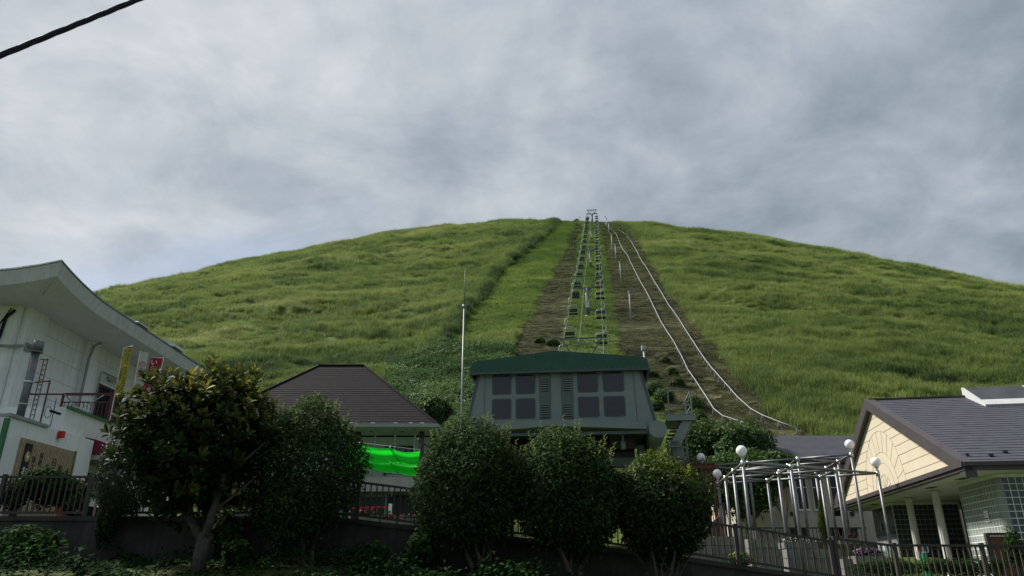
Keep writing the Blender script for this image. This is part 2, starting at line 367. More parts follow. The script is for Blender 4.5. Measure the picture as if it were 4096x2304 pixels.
xs = np.unique(np.concatenate([np.linspace(-900, -190, 14), np.linspace(-190, -60, 70), np.linspace(-60, 60, 130), np.linspace(60, 260, 105), np.linspace(260, 1000, 14)]))
ys = np.unique(np.concatenate([np.linspace(-300, 0, 8), np.linspace(0, 17.62, 30), [17.619], np.linspace(17.63, 60, 50), np.linspace(60, 140, 90), np.linspace(140, 350, 140), np.linspace(350, 1200, 16)]))
GX, GY = np.meshgrid(xs, ys); GZ = terr(GX, GY)
nx, ny = len(xs), len(ys); I = np.arange(nx * ny).reshape(ny, nx)
F = np.stack([I[:-1, :-1], I[:-1, 1:], I[1:, 1:], I[1:, :-1]], -1).reshape(-1, 4)
def soil_mat():
    m = bpy.data.materials.new('hill_soil'); m.use_nodes = True; t = m.node_tree; b = t.nodes['Principled BSDF']; l = t.links.new
    a = N(t, 'ShaderNodeAttribute', attribute_name='tint'); g = N(t, 'ShaderNodeNewGeometry')
    mp = N(t, 'ShaderNodeMapping'); mp.inputs['Scale'].default_value = (.35, 1, 1); l(g.outputs['Position'], mp.inputs[0])
    n = N(t, 'ShaderNodeTexNoise', i_Scale=.9, i_Detail=7.0, i_Roughness=.7); l(mp.outputs[0], n.inputs['Vector'])
    c1 = ramp(t, [(.3, (.05, .08, .02)), (.7, (.09, .125, .032))]); l(n.outputs['Fac'], c1.inputs[0])
    c2 = ramp(t, [(.28, (.028, .028, .013)), (.5, (.058, .058, .027)), (.72, (.10, .098, .05))]); l(n.outputs['Fac'], c2.inputs[0])
    mx = N(t, 'ShaderNodeMix', data_type='RGBA'); l(a.outputs['Fac'], mx.inputs[0]); l(c1.outputs[0], mx.inputs[6]); l(c2.outputs[0], mx.inputs[7])
    l(mx.outputs[2], b.inputs['Base Color']); b.inputs['Roughness'].default_value = .95; b.inputs['Specular IOR Level'].default_value = .1
    bp = N(t, 'ShaderNodeBump', i_Strength=.8, i_Distance=.3); l(n.outputs['Fac'], bp.inputs['Height']); l(bp.outputs[0], b.inputs['Normal'])
    return m
ZN = zone(GX.ravel(), GY.ravel())
structure('hillside', arr_mesh('hillside', np.stack([GX, GY, GZ], -1).reshape(-1, 3), F, soil_mat(), ((ZN == 2) & (GY.ravel() > 40)) + ((GY.ravel() < 17.6) & (GY.ravel() > 5)) * .55, smooth=True))
# the lane the camera stands on
q = [(x, y) for x in (-40, 40) for y in (-6, 5)]
structure('road', MB().add([(-60, -6, .14), (60, -6, .14), (60, 5.2, .14), (-60, 5.2, .14)], [(0, 1, 2, 3)]).mesh('road', M['asphalt']))

# ------------------------------------------------------------------ scatter of ground cover (one uncountable mass each)
def blades(n, rad, h0, h1, w, lean, seed, seg=2):
    """A tuft patch: n arching blades on a disc."""
    g = np.random.default_rng(seed); V = []; Fc = []; T = []
    for i in range(n):
        r = rad * math.sqrt(g.random()); a = g.random() * 2 * PI; b = np.array((r * math.cos(a), r * math.sin(a), -.12))
        h = h0 + (h1 - h0) * g.random(); la = g.random() * 2 * PI; le = lean * (.35 + .9 * g.random()) * h
        d = np.array((math.cos(la), math.sin(la), 0)); sw = np.array((-d[1], d[0], 0)) * w * (.7 + .6 * g.random()); o = len(V)
        m = b + d * le * .35 + np.array((0, 0, h * .68)); t = b + d * le + np.array((0, 0, h * (1 - .25 * lean)))
        V += [b - sw * .6, b + sw * .6, m - sw * .5, m + sw * .5, t]
        Fc += [(o, o+1, o+3), (o, o+3, o+2), (o+2, o+3, o+4)]; T += [g.random()] * 5
    return np.array(V), np.array(Fc), np.array(T)
def fern(n, rad, seed):
    g = np.random.default_rng(seed); V = []; Fc = []; T = []
    for i in range(n):
        r = rad * math.sqrt(g.random()); a = g.random() * 2 * PI; b = np.array((r * math.cos(a), r * math.sin(a), .15 + .3 * g.random()))
        la = g.random() * 2 * PI; d = np.array((math.cos(la), math.sin(la), 0)); s = np.array((-d[1], d[0], 0)); Ln = .35 + .4 * g.random(); t = g.random()
        for k in range(4):
            f0 = k / 4; c = b + d * Ln * f0 + np.array((0, 0, .22 * math.sin(f0 * 2.4))); wd = .16 * (1 - f0 * .7)
            for sg in (-1, 1):
                o = len(V); V += [c, c + d * .09, c + s * sg * wd + d * .05 - np.array((0, 0, .05))]; Fc += [(o, o+1, o+2)]; T += [t] * 3
    return np.array(V), np.array(Fc), np.array(T)
def straw(n, rad, seed):
    g = np.random.default_rng(seed); V = []; Fc = []; T = []
    for i in range(n):
        r = rad * math.sqrt(g.random()); a = g.random() * 2 * PI; c = np.array((r * math.cos(a), r * math.sin(a), .02 + .16 * g.random() * (1 - r / rad)))
        la = g.normal() * .5; d = np.array((math.cos(la), math.sin(la), g.normal() * .25)); s = np.array((-d[1], d[0], .3)) * .022; Ln = .25 + .35 * g.random(); o = len(V)
        V += [c - d * Ln, c + s, c + d * Ln, c - s]; Fc += [(o, o+1, o+2), (o, o+2, o+3)]; T += [g.random()] * 4
    return np.array(V), np.array(Fc), np.array(T)
def scatter(name, label, cat, pts, scl, rot, idx, tint, srcs, mt):
    col = bpy.data.collections.new(name + '_sources')
    for k, (V, Fc, T) in enumerate(srcs):
        o = bpy.data.objects.new(f'{name}_{k:02d}', arr_mesh(name + '_tuft', V, Fc, mt, T)); col.objects.link(o)
    me = bpy.data.meshes.new(name); me.vertices.add(len(pts)); me.vertices.foreach_set('co', np.ascontiguousarray(pts, dtype=np.float32).ravel())
    def att(n, ty, key, arr): me.attributes.new(n, ty, 'POINT').data.foreach_set(key, np.ascontiguousarray(arr).ravel())
    att('scl', 'FLOAT_VECTOR', 'vector', scl.astype(np.float32)); att('rot', 'FLOAT_VECTOR', 'vector', rot.astype(np.float32))
    att('idx', 'INT', 'value', idx.astype(np.int32)); att('tint', 'FLOAT', 'value', tint.astype(np.float32))
    ob = link(name, me); ob['kind'] = 'stuff'; ob['label'] = label; ob['category'] = cat
    g = bpy.data.node_groups.new(name, 'GeometryNodeTree'); g.is_modifier = True
    g.interface.new_socket('Geometry', in_out='INPUT', socket_type='NodeSocketGeometry'); g.interface.new_socket('Geometry', in_out='OUTPUT', socket_type='NodeSocketGeometry')
    l = g.links.new; gi = g.nodes.new('NodeGroupInput'); go = g.nodes.new('NodeGroupOutput')
    ip = g.nodes.new('GeometryNodeInstanceOnPoints'); ip.inputs['Pick Instance'].default_value = True
    ci = g.nodes.new('GeometryNodeCollectionInfo'); ci.inputs[0].default_value = col; ci.inputs['Separate Children'].default_value = True; ci.inputs['Reset Children'].default_value = True
    def na(n, ty): q = g.nodes.new('GeometryNodeInputNamedAttribute'); q.data_type = ty; q.inputs[0].default_value = n; return q.outputs[0]
    e = g.nodes.new('FunctionNodeEulerToRotation'); l(na('rot', 'FLOAT_VECTOR'), e.inputs[0]); l(e.outputs[0], ip.inputs['Rotation'])
    l(na('scl', 'FLOAT_VECTOR'), ip.inputs['Scale']); l(na('idx', 'INT'), ip.inputs['Instance Index'])
    mp = g.nodes.new('GeometryNodeMeshToPoints'); l(gi.outputs[0], mp.inputs[0]); l(mp.outputs[0], ip.inputs['Points']); l(ci.outputs[0], ip.inputs['Instance']); l(ip.outputs[0], go.inputs[0])
    ob.modifiers.new('scatter', 'NODES').node_group = g
    return ob
def uvof(x, y, z):
    yc = y * cp_ + (z - EYE) * sp_; zc = -y * sp_ + (z - EYE) * cp_
    return 2048 + FPX * x / yc, 1152 - FPX * zc / yc
def field(n, y0, y1, x0=-230, x1=300):
    """n random places on the slope within reach of the view."""
    y = np.sqrt(rng.uniform(y0 ** 2, y1 ** 2, n)); x = rng.uniform(-.86, .92, n) * (y * 1.12 + 6); z = terr(x, y)
    k = (x > x0) & (x < x1); return x[k], y[k], z[k]
# a) tall grass over the whole cone
gm = leaf_mat('pampas_leaf', [(0.0, (.03, .058, .025)), (.3, (.09, .14, .042)), (.55, (.168, .226, .06)), (.8, (.24, .285, .085)), (1.0, (.33, .35, .14))], .55, .42, inst=True)
parts_ = []
for n, y0, y1 in ((26000, 38, 95), (36000, 95, 190), (44000, 190, 348)):
    parts_.append(np.stack(field(n, y0, y1)))
x, y, z = np.concatenate(parts_, 1)
k = zone(x, y) == 0
k &= ~((x > 6) & (y < 47.5)) & ~((x < 7) & (y < 44)) & ~((x > -17) & (x < -3) & (y < 52))
x, y, z = x[k], y[k], z[k]
big = .8 * vnoise(x, y, 26, 31) + .7 * vnoise(x, y, 9, 32) + .5 * vnoise(x, y, 3.2, 33) + .8 * vnoise(x * .3, y, 3.6, 37)
rid = np.exp(-((x - ex(E_ridge, y)) / 1.4) ** 2) * (x < ex(E_ridge, y) + .5)
tint = np.clip(.52 + .42 * big + .10 * rng.normal(size=len(x)) - .36 * rid, 0, 1)  # dark ridge shrubs, plus the furrow's shaded side put into tint
fs = np.clip(y / 150, .75, 1.55)
hs = (.95 + .95 * vnoise(x, y, 4.5, 34) + .6 * vnoise(x, y, 12, 35) + .7 * vnoise(x * .3, y, 3.4, 36) + .25 * rng.random(len(x)) + .45 * rid) * (.8 + .25 * fs) * (1 - .25 * sstep(200, 290, y))
scl = np.stack([fs * (.8 + .5 * rng.random(len(x)))] * 2 + [np.clip(hs, .35, 2.2)], 1)
rot = np.stack([R(-14) + .12 * rng.normal(size=len(x)), .12 * rng.normal(size=len(x)), rng.uniform(0, 2 * PI, len(x))], 1); rot[:, 0] = .1 * rng.normal(size=len(x))
scatter('pampas_grass', 'tall windswept green grass covering the cone of the hill', 'grass', np.stack([x, y, z], 1), scl, rot, rng.integers(0, 4, len(x)), tint,
        [blades(170, 1.05, .45, 1.1, .021, .75, s) for s in (1, 2, 3, 4)], gm)
# b) the brighter strip of shorter grass
bm_ = leaf_mat('bright_grass_leaf', [(0, (.07, .125, .028)), (.5, (.145, .215, .046)), (1, (.24, .31, .065))], .55, .42, inst=True)
yy = np.sqrt(rng.uniform(60 ** 2, 345 ** 2, 26000)); a_, b_ = ex(E_ridge, yy), ex(E_litl, yy); xx = a_ - 2 + (b_ - a_ + 4) * rng.random(len(yy)); k = zone(xx, yy) == 1
xx, yy = xx[k], yy[k]; zz_ = terr(xx, yy); nn = len(xx); fs = np.clip(yy / 150, .7, 1.5)
tint = np.clip(.5 + .6 * vnoise(xx, yy, 7, 41) + .5 * vnoise(xx, yy, 2.5, 42) + .1 * rng.normal(size=nn) - .55 * sstep(110, 260, yy), 0, 1)
scatter('bright_grass', 'bright green strip of shorter grass beside the lift line', 'grass', np.stack([xx, yy, zz_], 1), np.stack([fs, fs, .55 + .5 * (vnoise(xx, yy, 4, 43) + .5)], 1),
        np.stack([.1 * rng.normal(size=nn), .1 * rng.normal(size=nn), rng.uniform(0, 6.28, nn)], 1), rng.integers(0, 3, nn), tint, [blades(90, .8, .3, .7, .028, .5, s) for s in (11, 12, 13)], bm_)
# c) lawn under the chairs
yy = np.sqrt(rng.uniform(44 ** 2, 335 ** 2, 17000)); a_, b_ = ex(E_gl, yy), ex(E_gr, yy); xx = a_ - 1 + (b_ - a_ + 2) * rng.random(len(yy)); k = zone(xx, yy) == 3
xx, yy = xx[k], yy[k]; zz_ = terr(xx, yy); nn = len(xx); fs = np.clip(yy / 150, .6, 1.4)
tint = np.clip(.22 + .7 * vnoise(xx, yy, 4, 51) + .4 * vnoise(xx, yy, 1.5, 52) + .1 * rng.normal(size=nn), 0, 1)
scatter('lift_lawn', 'short green lawn running up beneath the chairs', 'grass', np.stack([xx, yy, zz_], 1), np.stack([fs, fs, .35 + .35 * (vnoise(xx, yy, 2.5, 53) + .5)], 1),
        np.stack([.1 * rng.normal(size=nn), .1 * rng.normal(size=nn), rng.uniform(0, 6.28, nn)], 1), rng.integers(0, 3, nn), tint, [blades(80, .8, .3, .7, .028, .5, s) for s in (14, 15, 16)], bm_)
# d) cut straw on the mown strips
sm2 = leaf_mat('cut_straw', [(0, (.026, .026, .010)), (.4, (.062, .060, .024)), (.75, (.108, .103, .046)), (1, (.19, .18, .10))], .8, .15, inst=True)
yy = np.sqrt(rng.uniform(44 ** 2, 335 ** 2, 34000)); a_, b_ = ex(E_litl, yy), ex(E_litr, yy); xx = a_ - 1 + (b_ - a_ + 2) * rng.random(len(yy)); k = (zone(xx, yy) == 2) & ~((xx > 6) & (yy < 47.5))
xx, yy = xx[k], yy[k]; zz_ = terr(xx, yy); nn = len(xx); fs = np.clip(yy / 120, .8, 2.0)
tint = np.clip(.45 + .7 * vnoise(xx * .35, yy, 2.0, 61) + .5 * vnoise(xx, yy, 9, 62) + .12 * rng.normal(size=nn), 0, 1)
scatter('cut_straw', 'brown cut straw lying on the mown strips', 'straw', np.stack([xx, yy, zz_], 1), np.stack([fs * 1.2, fs, .5 + 1.3 * np.clip(vnoise(xx * .5, yy, 2.2, 63) + .35, 0, 1)], 1),
        np.stack([R(24) + .08 * rng.normal(size=nn), 0 * xx, .3 * rng.normal(size=nn)], 1), rng.integers(0, 3, nn), tint, [straw(70, .8, s) for s in (21, 22, 23)], sm2)
# sparse green regrowth in the straw
sel = rng.random(nn) < .5 + .25 * (vnoise(xx, yy, 6, 64) > .12); n2_ = int(sel.sum())
scatter('regrowth', 'thin green regrowth in the cut straw', 'grass', np.stack([xx, yy, zz_], 1)[sel], np.stack([fs * .7, fs * .7, .3 + .3 * rng.random(nn)], 1)[sel], np.stack([0 * xx, 0 * xx, rng.uniform(0, 6.28, nn)], 1)[sel],
        rng.integers(0, 2, n2_), rng.uniform(.1, .5, n2_), [blades(40, .9, .25, .6, .025, .6, s) for s in (17, 18)], gm)
# e) ferns at the foot of the slope
fm = leaf_mat('bracken_leaf', [(0, (.035, .075, .028)), (.5, (.085, .15, .05)), (1, (.17, .25, .09))], .5, .35, inst=True)
xx = rng.uniform(-30, 14, 16000); yy = rng.uniform(42, 86, 16000); k = (zone(xx, yy) == 4) & ~((xx > -17) & (xx < -3) & (yy < 51)); xx, yy = xx[k], yy[k]; zz_ = terr(xx, yy); nn = len(xx)
tint = np.clip(.5 + .8 * vnoise(xx, yy, 3, 71) + .15 * rng.normal(size=nn), 0, 1)
scatter('bracken', 'dark green bracken fronds at the foot of the slope left of the lift', 'ferns', np.stack([xx, yy, zz_], 1), np.stack([1 + .5 * rng.random(nn)] * 2 + [1 + .9 * (vnoise(xx, yy, 2.2, 72) + .5)], 1),
        np.stack([.2 * rng.normal(size=nn) + .25, .2 * rng.normal(size=nn), rng.uniform(0, 6.28, nn)], 1), rng.integers(0, 3, nn), tint, [fern(26, .6, s) for s in (31, 32, 33)], fm)

# ------------------------------------------------------------------ leaves, bushes and trees
def leaf_arrays(P_, Nn, Dd, Ln, Wd, fold=.25):
    """Folded diamond leaves: base, right, tip, left."""
    s = np.cross(Dd, Nn); s /= np.linalg.norm(s, axis=1, keepdims=True) + 1e-9
    Ln, Wd = Ln[:, None], Wd[:, None]
    base, tip = P_, P_ + Dd * Ln - Nn * Ln * .12
    mid = P_ + Dd * Ln * .48 + Nn * Wd * fold
    V = np.stack([base, mid + s * Wd, tip, mid - s * Wd], 1).reshape(-1, 3)
    o = np.arange(len(P_)) * 4
    Fc = np.concatenate([np.stack([o, o+1, o+2], 1), np.stack([o, o+2, o+3], 1)])
    return V, Fc
def unit(a): return a / (np.linalg.norm(a, axis=1, keepdims=True) + 1e-9)
def crown(c, r, n, ln, wd, seed, lump=.16, depth=.32, flat=None, nclump=0, droop=0.0):
    """Leaf places through a lumpy crown volume (centre c, radii r), with the leaf outward direction."""
    g = np.random.default_rng(seed); d = unit(g.normal(size=(n, 3))); k = g.normal(size=(7, 3)) * 2.6; ph = g.random(7) * 6.28
    lum = sum(np.sin(d @ k[i] + ph[i]) for i in range(7)) / 7
    k2 = g.normal(size=(9, 3)) * 7; lum2 = sum(np.sin(d @ k2[i] + i) for i in range(9)) / 9
    rr = 1 + lump * lum * 1.6 + lump * .9 * lum2 - depth * np.abs(g.normal(size=n)) * .6 + .03 * g.normal(size=n)
    rr = np.maximum(rr, .12)
    P_ = np.asarray(c) + d * np.asarray(r) * rr[:, None]
    nn = unit(d / np.asarray(r) + .55 * g.normal(size=(n, 3)) + np.array((0, 0, .35)))
    dd = g.normal(size=(n, 3)) + d * .5 + np.array((0, 0, .25 - droop)); dd -= nn * (dd * nn).sum(1, keepdims=True); dd = unit(dd)
    V, Fc = leaf_arrays(P_, nn, dd, ln * g.uniform(.65, 1.25, n), wd * g.uniform(.7, 1.2, n))
    return V, Fc, d, rr, g
def stems(mb, base, top, n, spread, r0, seed, fork=2):
    """Several tapering stems from one base, each forking into limbs."""
    g = random.Random(seed); tips = []
    base, top = Vector(base), Vector(top)
    for i in range(n):
        a = 2 * PI * i / n + g.uniform(-.5, .5); out = Vector((math.cos(a), math.sin(a) * .8, 0)) * spread
        h = (top - base); p = [base + out * .08 - Vector((0, 0, .15)), base + h * .3 + out * .35 + Vector((g.uniform(-.05, .05), 0, 0)), base + h * .6 + out * .7, base + h * .95 + out * 1.0]
        q = []
        for s_ in range(len(p) - 1):
            for t in (0, .5): q.append(p[s_].lerp(p[s_ + 1], t) + Vector((g.uniform(-1, 1), g.uniform(-1, 1), 0)) * .02)
        q.append(p[-1]); rr = [r0 * (1 - .75 * j / (len(q) - 1)) for j in range(len(q))]
        mb.tube(q, rr, 7); tips.append(p[-1])
        for f in range(fork):
            s0 = q[2 + f]; e = s0 + (p[-1] - s0) * .6 + Vector((g.uniform(-1, 1), g.uniform(-1, 1), .3)) * spread * .9
            mb.tube([s0, s0.lerp(e, .5) + Vector((0, 0, .06)), e], [r0 * .45, r0 * .3, r0 * .12], 5)
    return tips
def tree(name, label, cat, c, r, base, n, ln, wd, lm, bark, seed, stem=(4, .5, .06), group=None, tintf=None, lump=.16, depth=.32, sprigs=0, twig=True):
    t = thing(name, label, cat, base, group)
    mb = MB(); stems(mb, base, Vector(c) - Vector((0, 0, r[2] * .35)), stem[0], stem[1], stem[2], seed)
    part('trunk', mb, bark, t, True)
    V, Fc, d, rr, g = crown(c, r, n, ln, wd, seed, lump, depth)
    ti = np.clip(.30 + .2 * g.normal(size=n) + .35 * (rr - .9) + .28 * np.clip(d[:, 2], 0, 1) * (rr > .85), 0, 1) if tintf is None else tintf(d, rr, g)  # upper and outer leaves lighter: light on the crown put into tint
    V, Fc, T = [V], [Fc], [np.repeat(ti, 4)]; cnt = n * 4
    for i in range(sprigs):                       # new shoots standing out of the clipped crown
        a = g.uniform(0, 2 * PI); e = g.uniform(.35, 1.0); dd = np.array((math.cos(a) * math.sqrt(1 - e * e), math.sin(a) * math.sqrt(1 - e * e), e))
        p0 = np.asarray(c) + dd * np.asarray(r) * .98; m = 9; hh = g.uniform(.12, .34); P_ = p0 + np.outer(np.linspace(0, hh, m), (dd * .25 + np.array((0, 0, 1))))
        an = np.arange(m) * 2.4; d_ = unit(np.stack([np.cos(an), np.sin(an), np.full(m, .9)], 1)); n_ = unit(np.stack([-np.cos(an), -np.sin(an), np.full(m, 1.0)], 1))
        v_, f_ = leaf_arrays(P_, n_, d_, np.full(m, ln * .9), np.full(m, wd * .8)); V.append(v_); Fc.append(f_ + cnt); T.append(np.full(m * 4, .95)); cnt += m * 4
    me = arr_mesh('crown', np.concatenate(V) - np.asarray(base), np.concatenate(Fc), lm, np.concatenate(T))
    link('crown', me, t); return t
dark_leaf = leaf_mat('dark_glossy_leaf', [(0, (.014, .028, .013)), (.4, (.034, .062, .024)), (.75, (.075, .12, .04)), (1, (.18, .22, .07))], .65, .28, spec=.02)
olive_leaf = leaf_mat('olive_new_leaf', [(0, (.014, .03, .010)), (.4, (.035, .07, .018)), (.75, (.11, .16, .022)), (1, (.26, .28, .03))], .55, .3, spec=.1)
big_leaf = leaf_mat('leathery_leaf', [(0, (.013, .024, .010)), (.35, (.03, .052, .016)), (.6, (.075, .095, .022)), (.8, (.15, .145, .03)), (1, (.34, .32, .05))], .55, .22, spec=.04)
hill_leaf = leaf_mat('hill_bush_leaf', [(0, (.02, .045, .016)), (.5, (.055, .105, .03)), (1, (.13, .19, .05))], .55, .3, spec=.12)
# the four clipped round trees in front of the wall
def tp(u, v, Y): return at(u, v, Y)
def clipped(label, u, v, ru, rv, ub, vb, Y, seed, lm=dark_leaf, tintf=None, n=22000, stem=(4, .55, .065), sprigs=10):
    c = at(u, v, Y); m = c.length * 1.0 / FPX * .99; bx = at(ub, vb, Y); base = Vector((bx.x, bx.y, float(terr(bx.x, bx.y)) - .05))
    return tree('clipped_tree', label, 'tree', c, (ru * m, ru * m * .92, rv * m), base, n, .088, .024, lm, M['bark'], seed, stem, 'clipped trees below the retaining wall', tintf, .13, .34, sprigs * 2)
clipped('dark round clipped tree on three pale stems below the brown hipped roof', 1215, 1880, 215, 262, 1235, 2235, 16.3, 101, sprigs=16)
clipped('widest dark clipped tree under the left half of the lift station', 1880, 1945, 222, 245, 1945, 2262, 16.2, 102, stem=(4, .5, .07), sprigs=14)
clipped('dark clipped tree forking into a V under the centre of the lift station', 2275, 1975, 205, 240, 2300, 2304, 15.9, 103, stem=(3, .45, .075), sprigs=14)
clipped('smaller clipped tree with a yellow green top below the lift stairs', 2640, 2030, 182, 192, 2650, 2304, 16.0, 104, olive_leaf,
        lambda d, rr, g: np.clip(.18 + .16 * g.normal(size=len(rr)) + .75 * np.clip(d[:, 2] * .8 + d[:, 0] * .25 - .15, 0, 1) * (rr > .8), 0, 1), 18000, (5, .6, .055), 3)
# the big leathery-leaved tree at the left: rosettes at the branch ends
def rosette_tree():
    c = at(778, 1788, 15.6); m = c.length / FPX; r = np.array((256 * m, 242 * m, 290 * m)); bx = at(785, 2298, 15.4); base = Vector((bx.x, bx.y, float(terr(bx.x, bx.y)) - .05))
    t = thing('leathery_leaved_tree', 'large leathery leaved tree with bronze new leaves at the left of the wall', 'tree', base)
    mb = MB(); tips = []
    mb.tube([base - Vector((0, 0, .1)), base + Vector((.02, 0, .4)), base + Vector((.06, 0, .75))], [.15, .13, .12], 10)
    for sx, sy, top in ((-.75, .1, .95), (-.1, .25, 1.15), (.28, -.1, 1.1)):
        s0 = base + Vector((.04, 0, .55)); mb.tube([s0, s0 + Vector((sx * .45, sy, .45)), s0 + Vector((sx * .7, sy, .9)), s0 + Vector((sx * 1.2, sy, 1.9))], [.095, .085, .075, .03], 8)
        for k_ in range(3):
            e0 = s0 + Vector((sx * (.5 + .2 * k_), sy, .6 + .35 * k_)); a = random.uniform(0, 6.28); mb.tube([e0, e0 + Vector((math.cos(a) * .4, math.sin(a) * .3, .35)), e0 + Vector((math.cos(a) * .8, math.sin(a) * .6, .75))], [.045, .035, .012], 6)
    part('trunk', mb, M['bark_grey'], t, True)
    g = np.random.default_rng(5); n = 1250; d = unit(g.normal(size=(n, 3)) + np.array((0, 0, .15))); k = g.normal(size=(6, 3)) * 2.2
    lum = sum(np.sin(d @ k[i] + i) for i in range(6)) / 6; rr = 1 + .22 * lum + .10 * g.normal(size=n) - .26 * np.abs(g.normal(size=n))
    rr = np.where(d[:, 2] < -.35, rr * .82, rr); Cc = np.asarray(c) + d * r * rr[:, None]
    V, Fc, T = [], [], []; cnt = 0
    for i in range(n):
        ax = unit((d[i] * .7 + np.array((0, 0, .75)) + .25 * g.normal(size=3))[None])[0]; m_ = 9
        a0 = np.cross(ax, (1, .2, .1)); a0 /= np.linalg.norm(a0); b0 = np.cross(ax, a0); an = np.arange(m_) * 2.4 + g.random() * 6
        op = np.linspace(1.25, .5, m_) + .12 * g.normal(size=m_)              # outer leaves spread, inner ones stand up
        rad = np.cos(an)[:, None] * a0 + np.sin(an)[:, None] * b0
        dd = unit(rad * np.sin(op)[:, None] + ax * np.cos(op)[:, None]); nn = unit(ax * np.sin(op)[:, None] - rad * np.cos(op)[:, None])
        # leaf of six triangles: base, two pairs, tip
        Ln = .205 * g.uniform(.7, 1.15, m_)[:, None]; Wd = .042 * g.uniform(.8, 1.15, m_)[:, None]; s = np.cross(dd, nn); P_ = Cc[i] + ax * np.linspace(-.04, .05, m_)[:, None]
        b1 = P_ + dd * Ln * .35; b2 = P_ + dd * Ln * .72 - nn * Ln * .03; tip = P_ + dd * Ln - nn * Ln * .1
        v = np.stack([P_, b1 + s * Wd * .8 + nn * .012, b1, b1 - s * Wd * .8 + nn * .012, b2 + s * Wd + nn * .012, b2, b2 - s * Wd + nn * .012, tip], 1).reshape(-1, 3)
        o = np.arange(m_) * 8 + cnt
        f = np.concatenate([np.stack([o + a, o + b, o + c_], 1) for a, b, c_ in ((0,1,2),(0,2,3),(1,4,5),(1,5,2),(2,5,6),(2,6,3),(4,7,5),(5,7,6))])
        young = np.clip(d[i, 2] * 1.1 + .25 + .3 * g.normal(), 0, 1) * (rr[i] > .72); ti = np.clip(.22 + .12 * g.normal(size=m_) + .5 * young * np.linspace(.35, 1.0, m_), 0, 1)
        if g.random() < .05: ti = np.clip(ti + .35, 0, 1)
        V.append(v); Fc.append(f); T.append(np.repeat(ti, 8)); cnt += m_ * 8
    link('crown', arr_mesh('crown', np.concatenate(V) - np.asarray(base), np.concatenate(Fc), big_leaf, np.concatenate(T)), t)
rosette_tree()
# fine-leaved shrub behind it
c = at(500, 1900, 16.9); tree('fine_leaved_shrub', 'grey green fine leaved shrub between the big leathery tree and the sign wall', 'shrub', c, (.62, .5, 1.1), Vector((c.x, 17.9, 2.75)), 9000, .10, .011,
     leaf_mat('needle_leaf', [(0, (.02, .035, .018)), (.6, (.05, .08, .04)), (1, (.13, .17, .09))], .35, .2), M['bark'], 77, (3, .2, .03), lump=.2)
# bushes and trees on the foot of the slope
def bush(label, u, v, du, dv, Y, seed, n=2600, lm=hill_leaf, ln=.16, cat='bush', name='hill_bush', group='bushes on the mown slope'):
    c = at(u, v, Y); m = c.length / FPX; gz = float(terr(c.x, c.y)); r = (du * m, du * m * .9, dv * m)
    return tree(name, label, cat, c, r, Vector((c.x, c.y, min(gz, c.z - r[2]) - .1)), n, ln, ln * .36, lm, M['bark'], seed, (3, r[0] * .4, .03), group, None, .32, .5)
for i, (u, v, du, dv, lb) in enumerate([
    (2660, 1444, 19, 17, 'topmost small round bush on the mown slope right of the station roof'),
    (2690, 1492, 20, 20, 'olive bush below the topmost one between station and sled rails'),
    (2604, 1500, 28, 24, 'dark bush close to the top right corner of the station'),
    (2706, 1536, 28, 22, 'pale olive bush above the railing of the lift platform'),
    (2612, 1560, 42, 36, 'glossy green bush beside the right edge of the station wall'),
    (2660, 1590, 40, 34, 'leafy bush seen through the platform railing'),
    (2625, 1630, 30, 28, 'light green bush low beside the platform'),
    (2772, 1618, 36, 34, 'rounded brownish bush right of the platform railing'),
    (2790, 1668, 34, 32, 'small olive bush under the rounded brownish bush'),
    (2210, 1372, 26, 16, 'dark bush at the left foot of the lift lawn'),
    (2160, 1366, 22, 13, 'brownish bush at the lower end of the left straw strip'),
    (2730, 1690, 42, 36, 'dark bush hidden behind the lift stairs')]):
    h_ = hit(u, v + dv * .6); bush(lb, u, v, du, dv, min(max(h_.y, 42), 90), 200 + i, 2200, olive_leaf if i in (1, 3, 8, 10) else hill_leaf)
for i, (u, v, du, dv, Y, lb) in enumerate([
    (2810, 1790, 120, 90, 43, 'dark broad tree right of the lift stairs'),
    (2965, 1800, 110, 95, 41, 'dark leafy tree behind the largest globe lamp'),
    (3110, 1870, 80, 60, 39, 'dark tree in front of the grey slate roof'),
    (2960, 1930, 150, 110, 38, 'deep shaded tree behind the left end of the steel pergola'),
    (1740, 1650, 50, 52, 46, 'dark rounded bush right of the brown hipped roof')]):
    bush(lb, u, v, du, dv, Y, 300 + i, 7000, hill_leaf, .2, 'tree', 'hill_tree', 'dark trees at the foot of the slope')

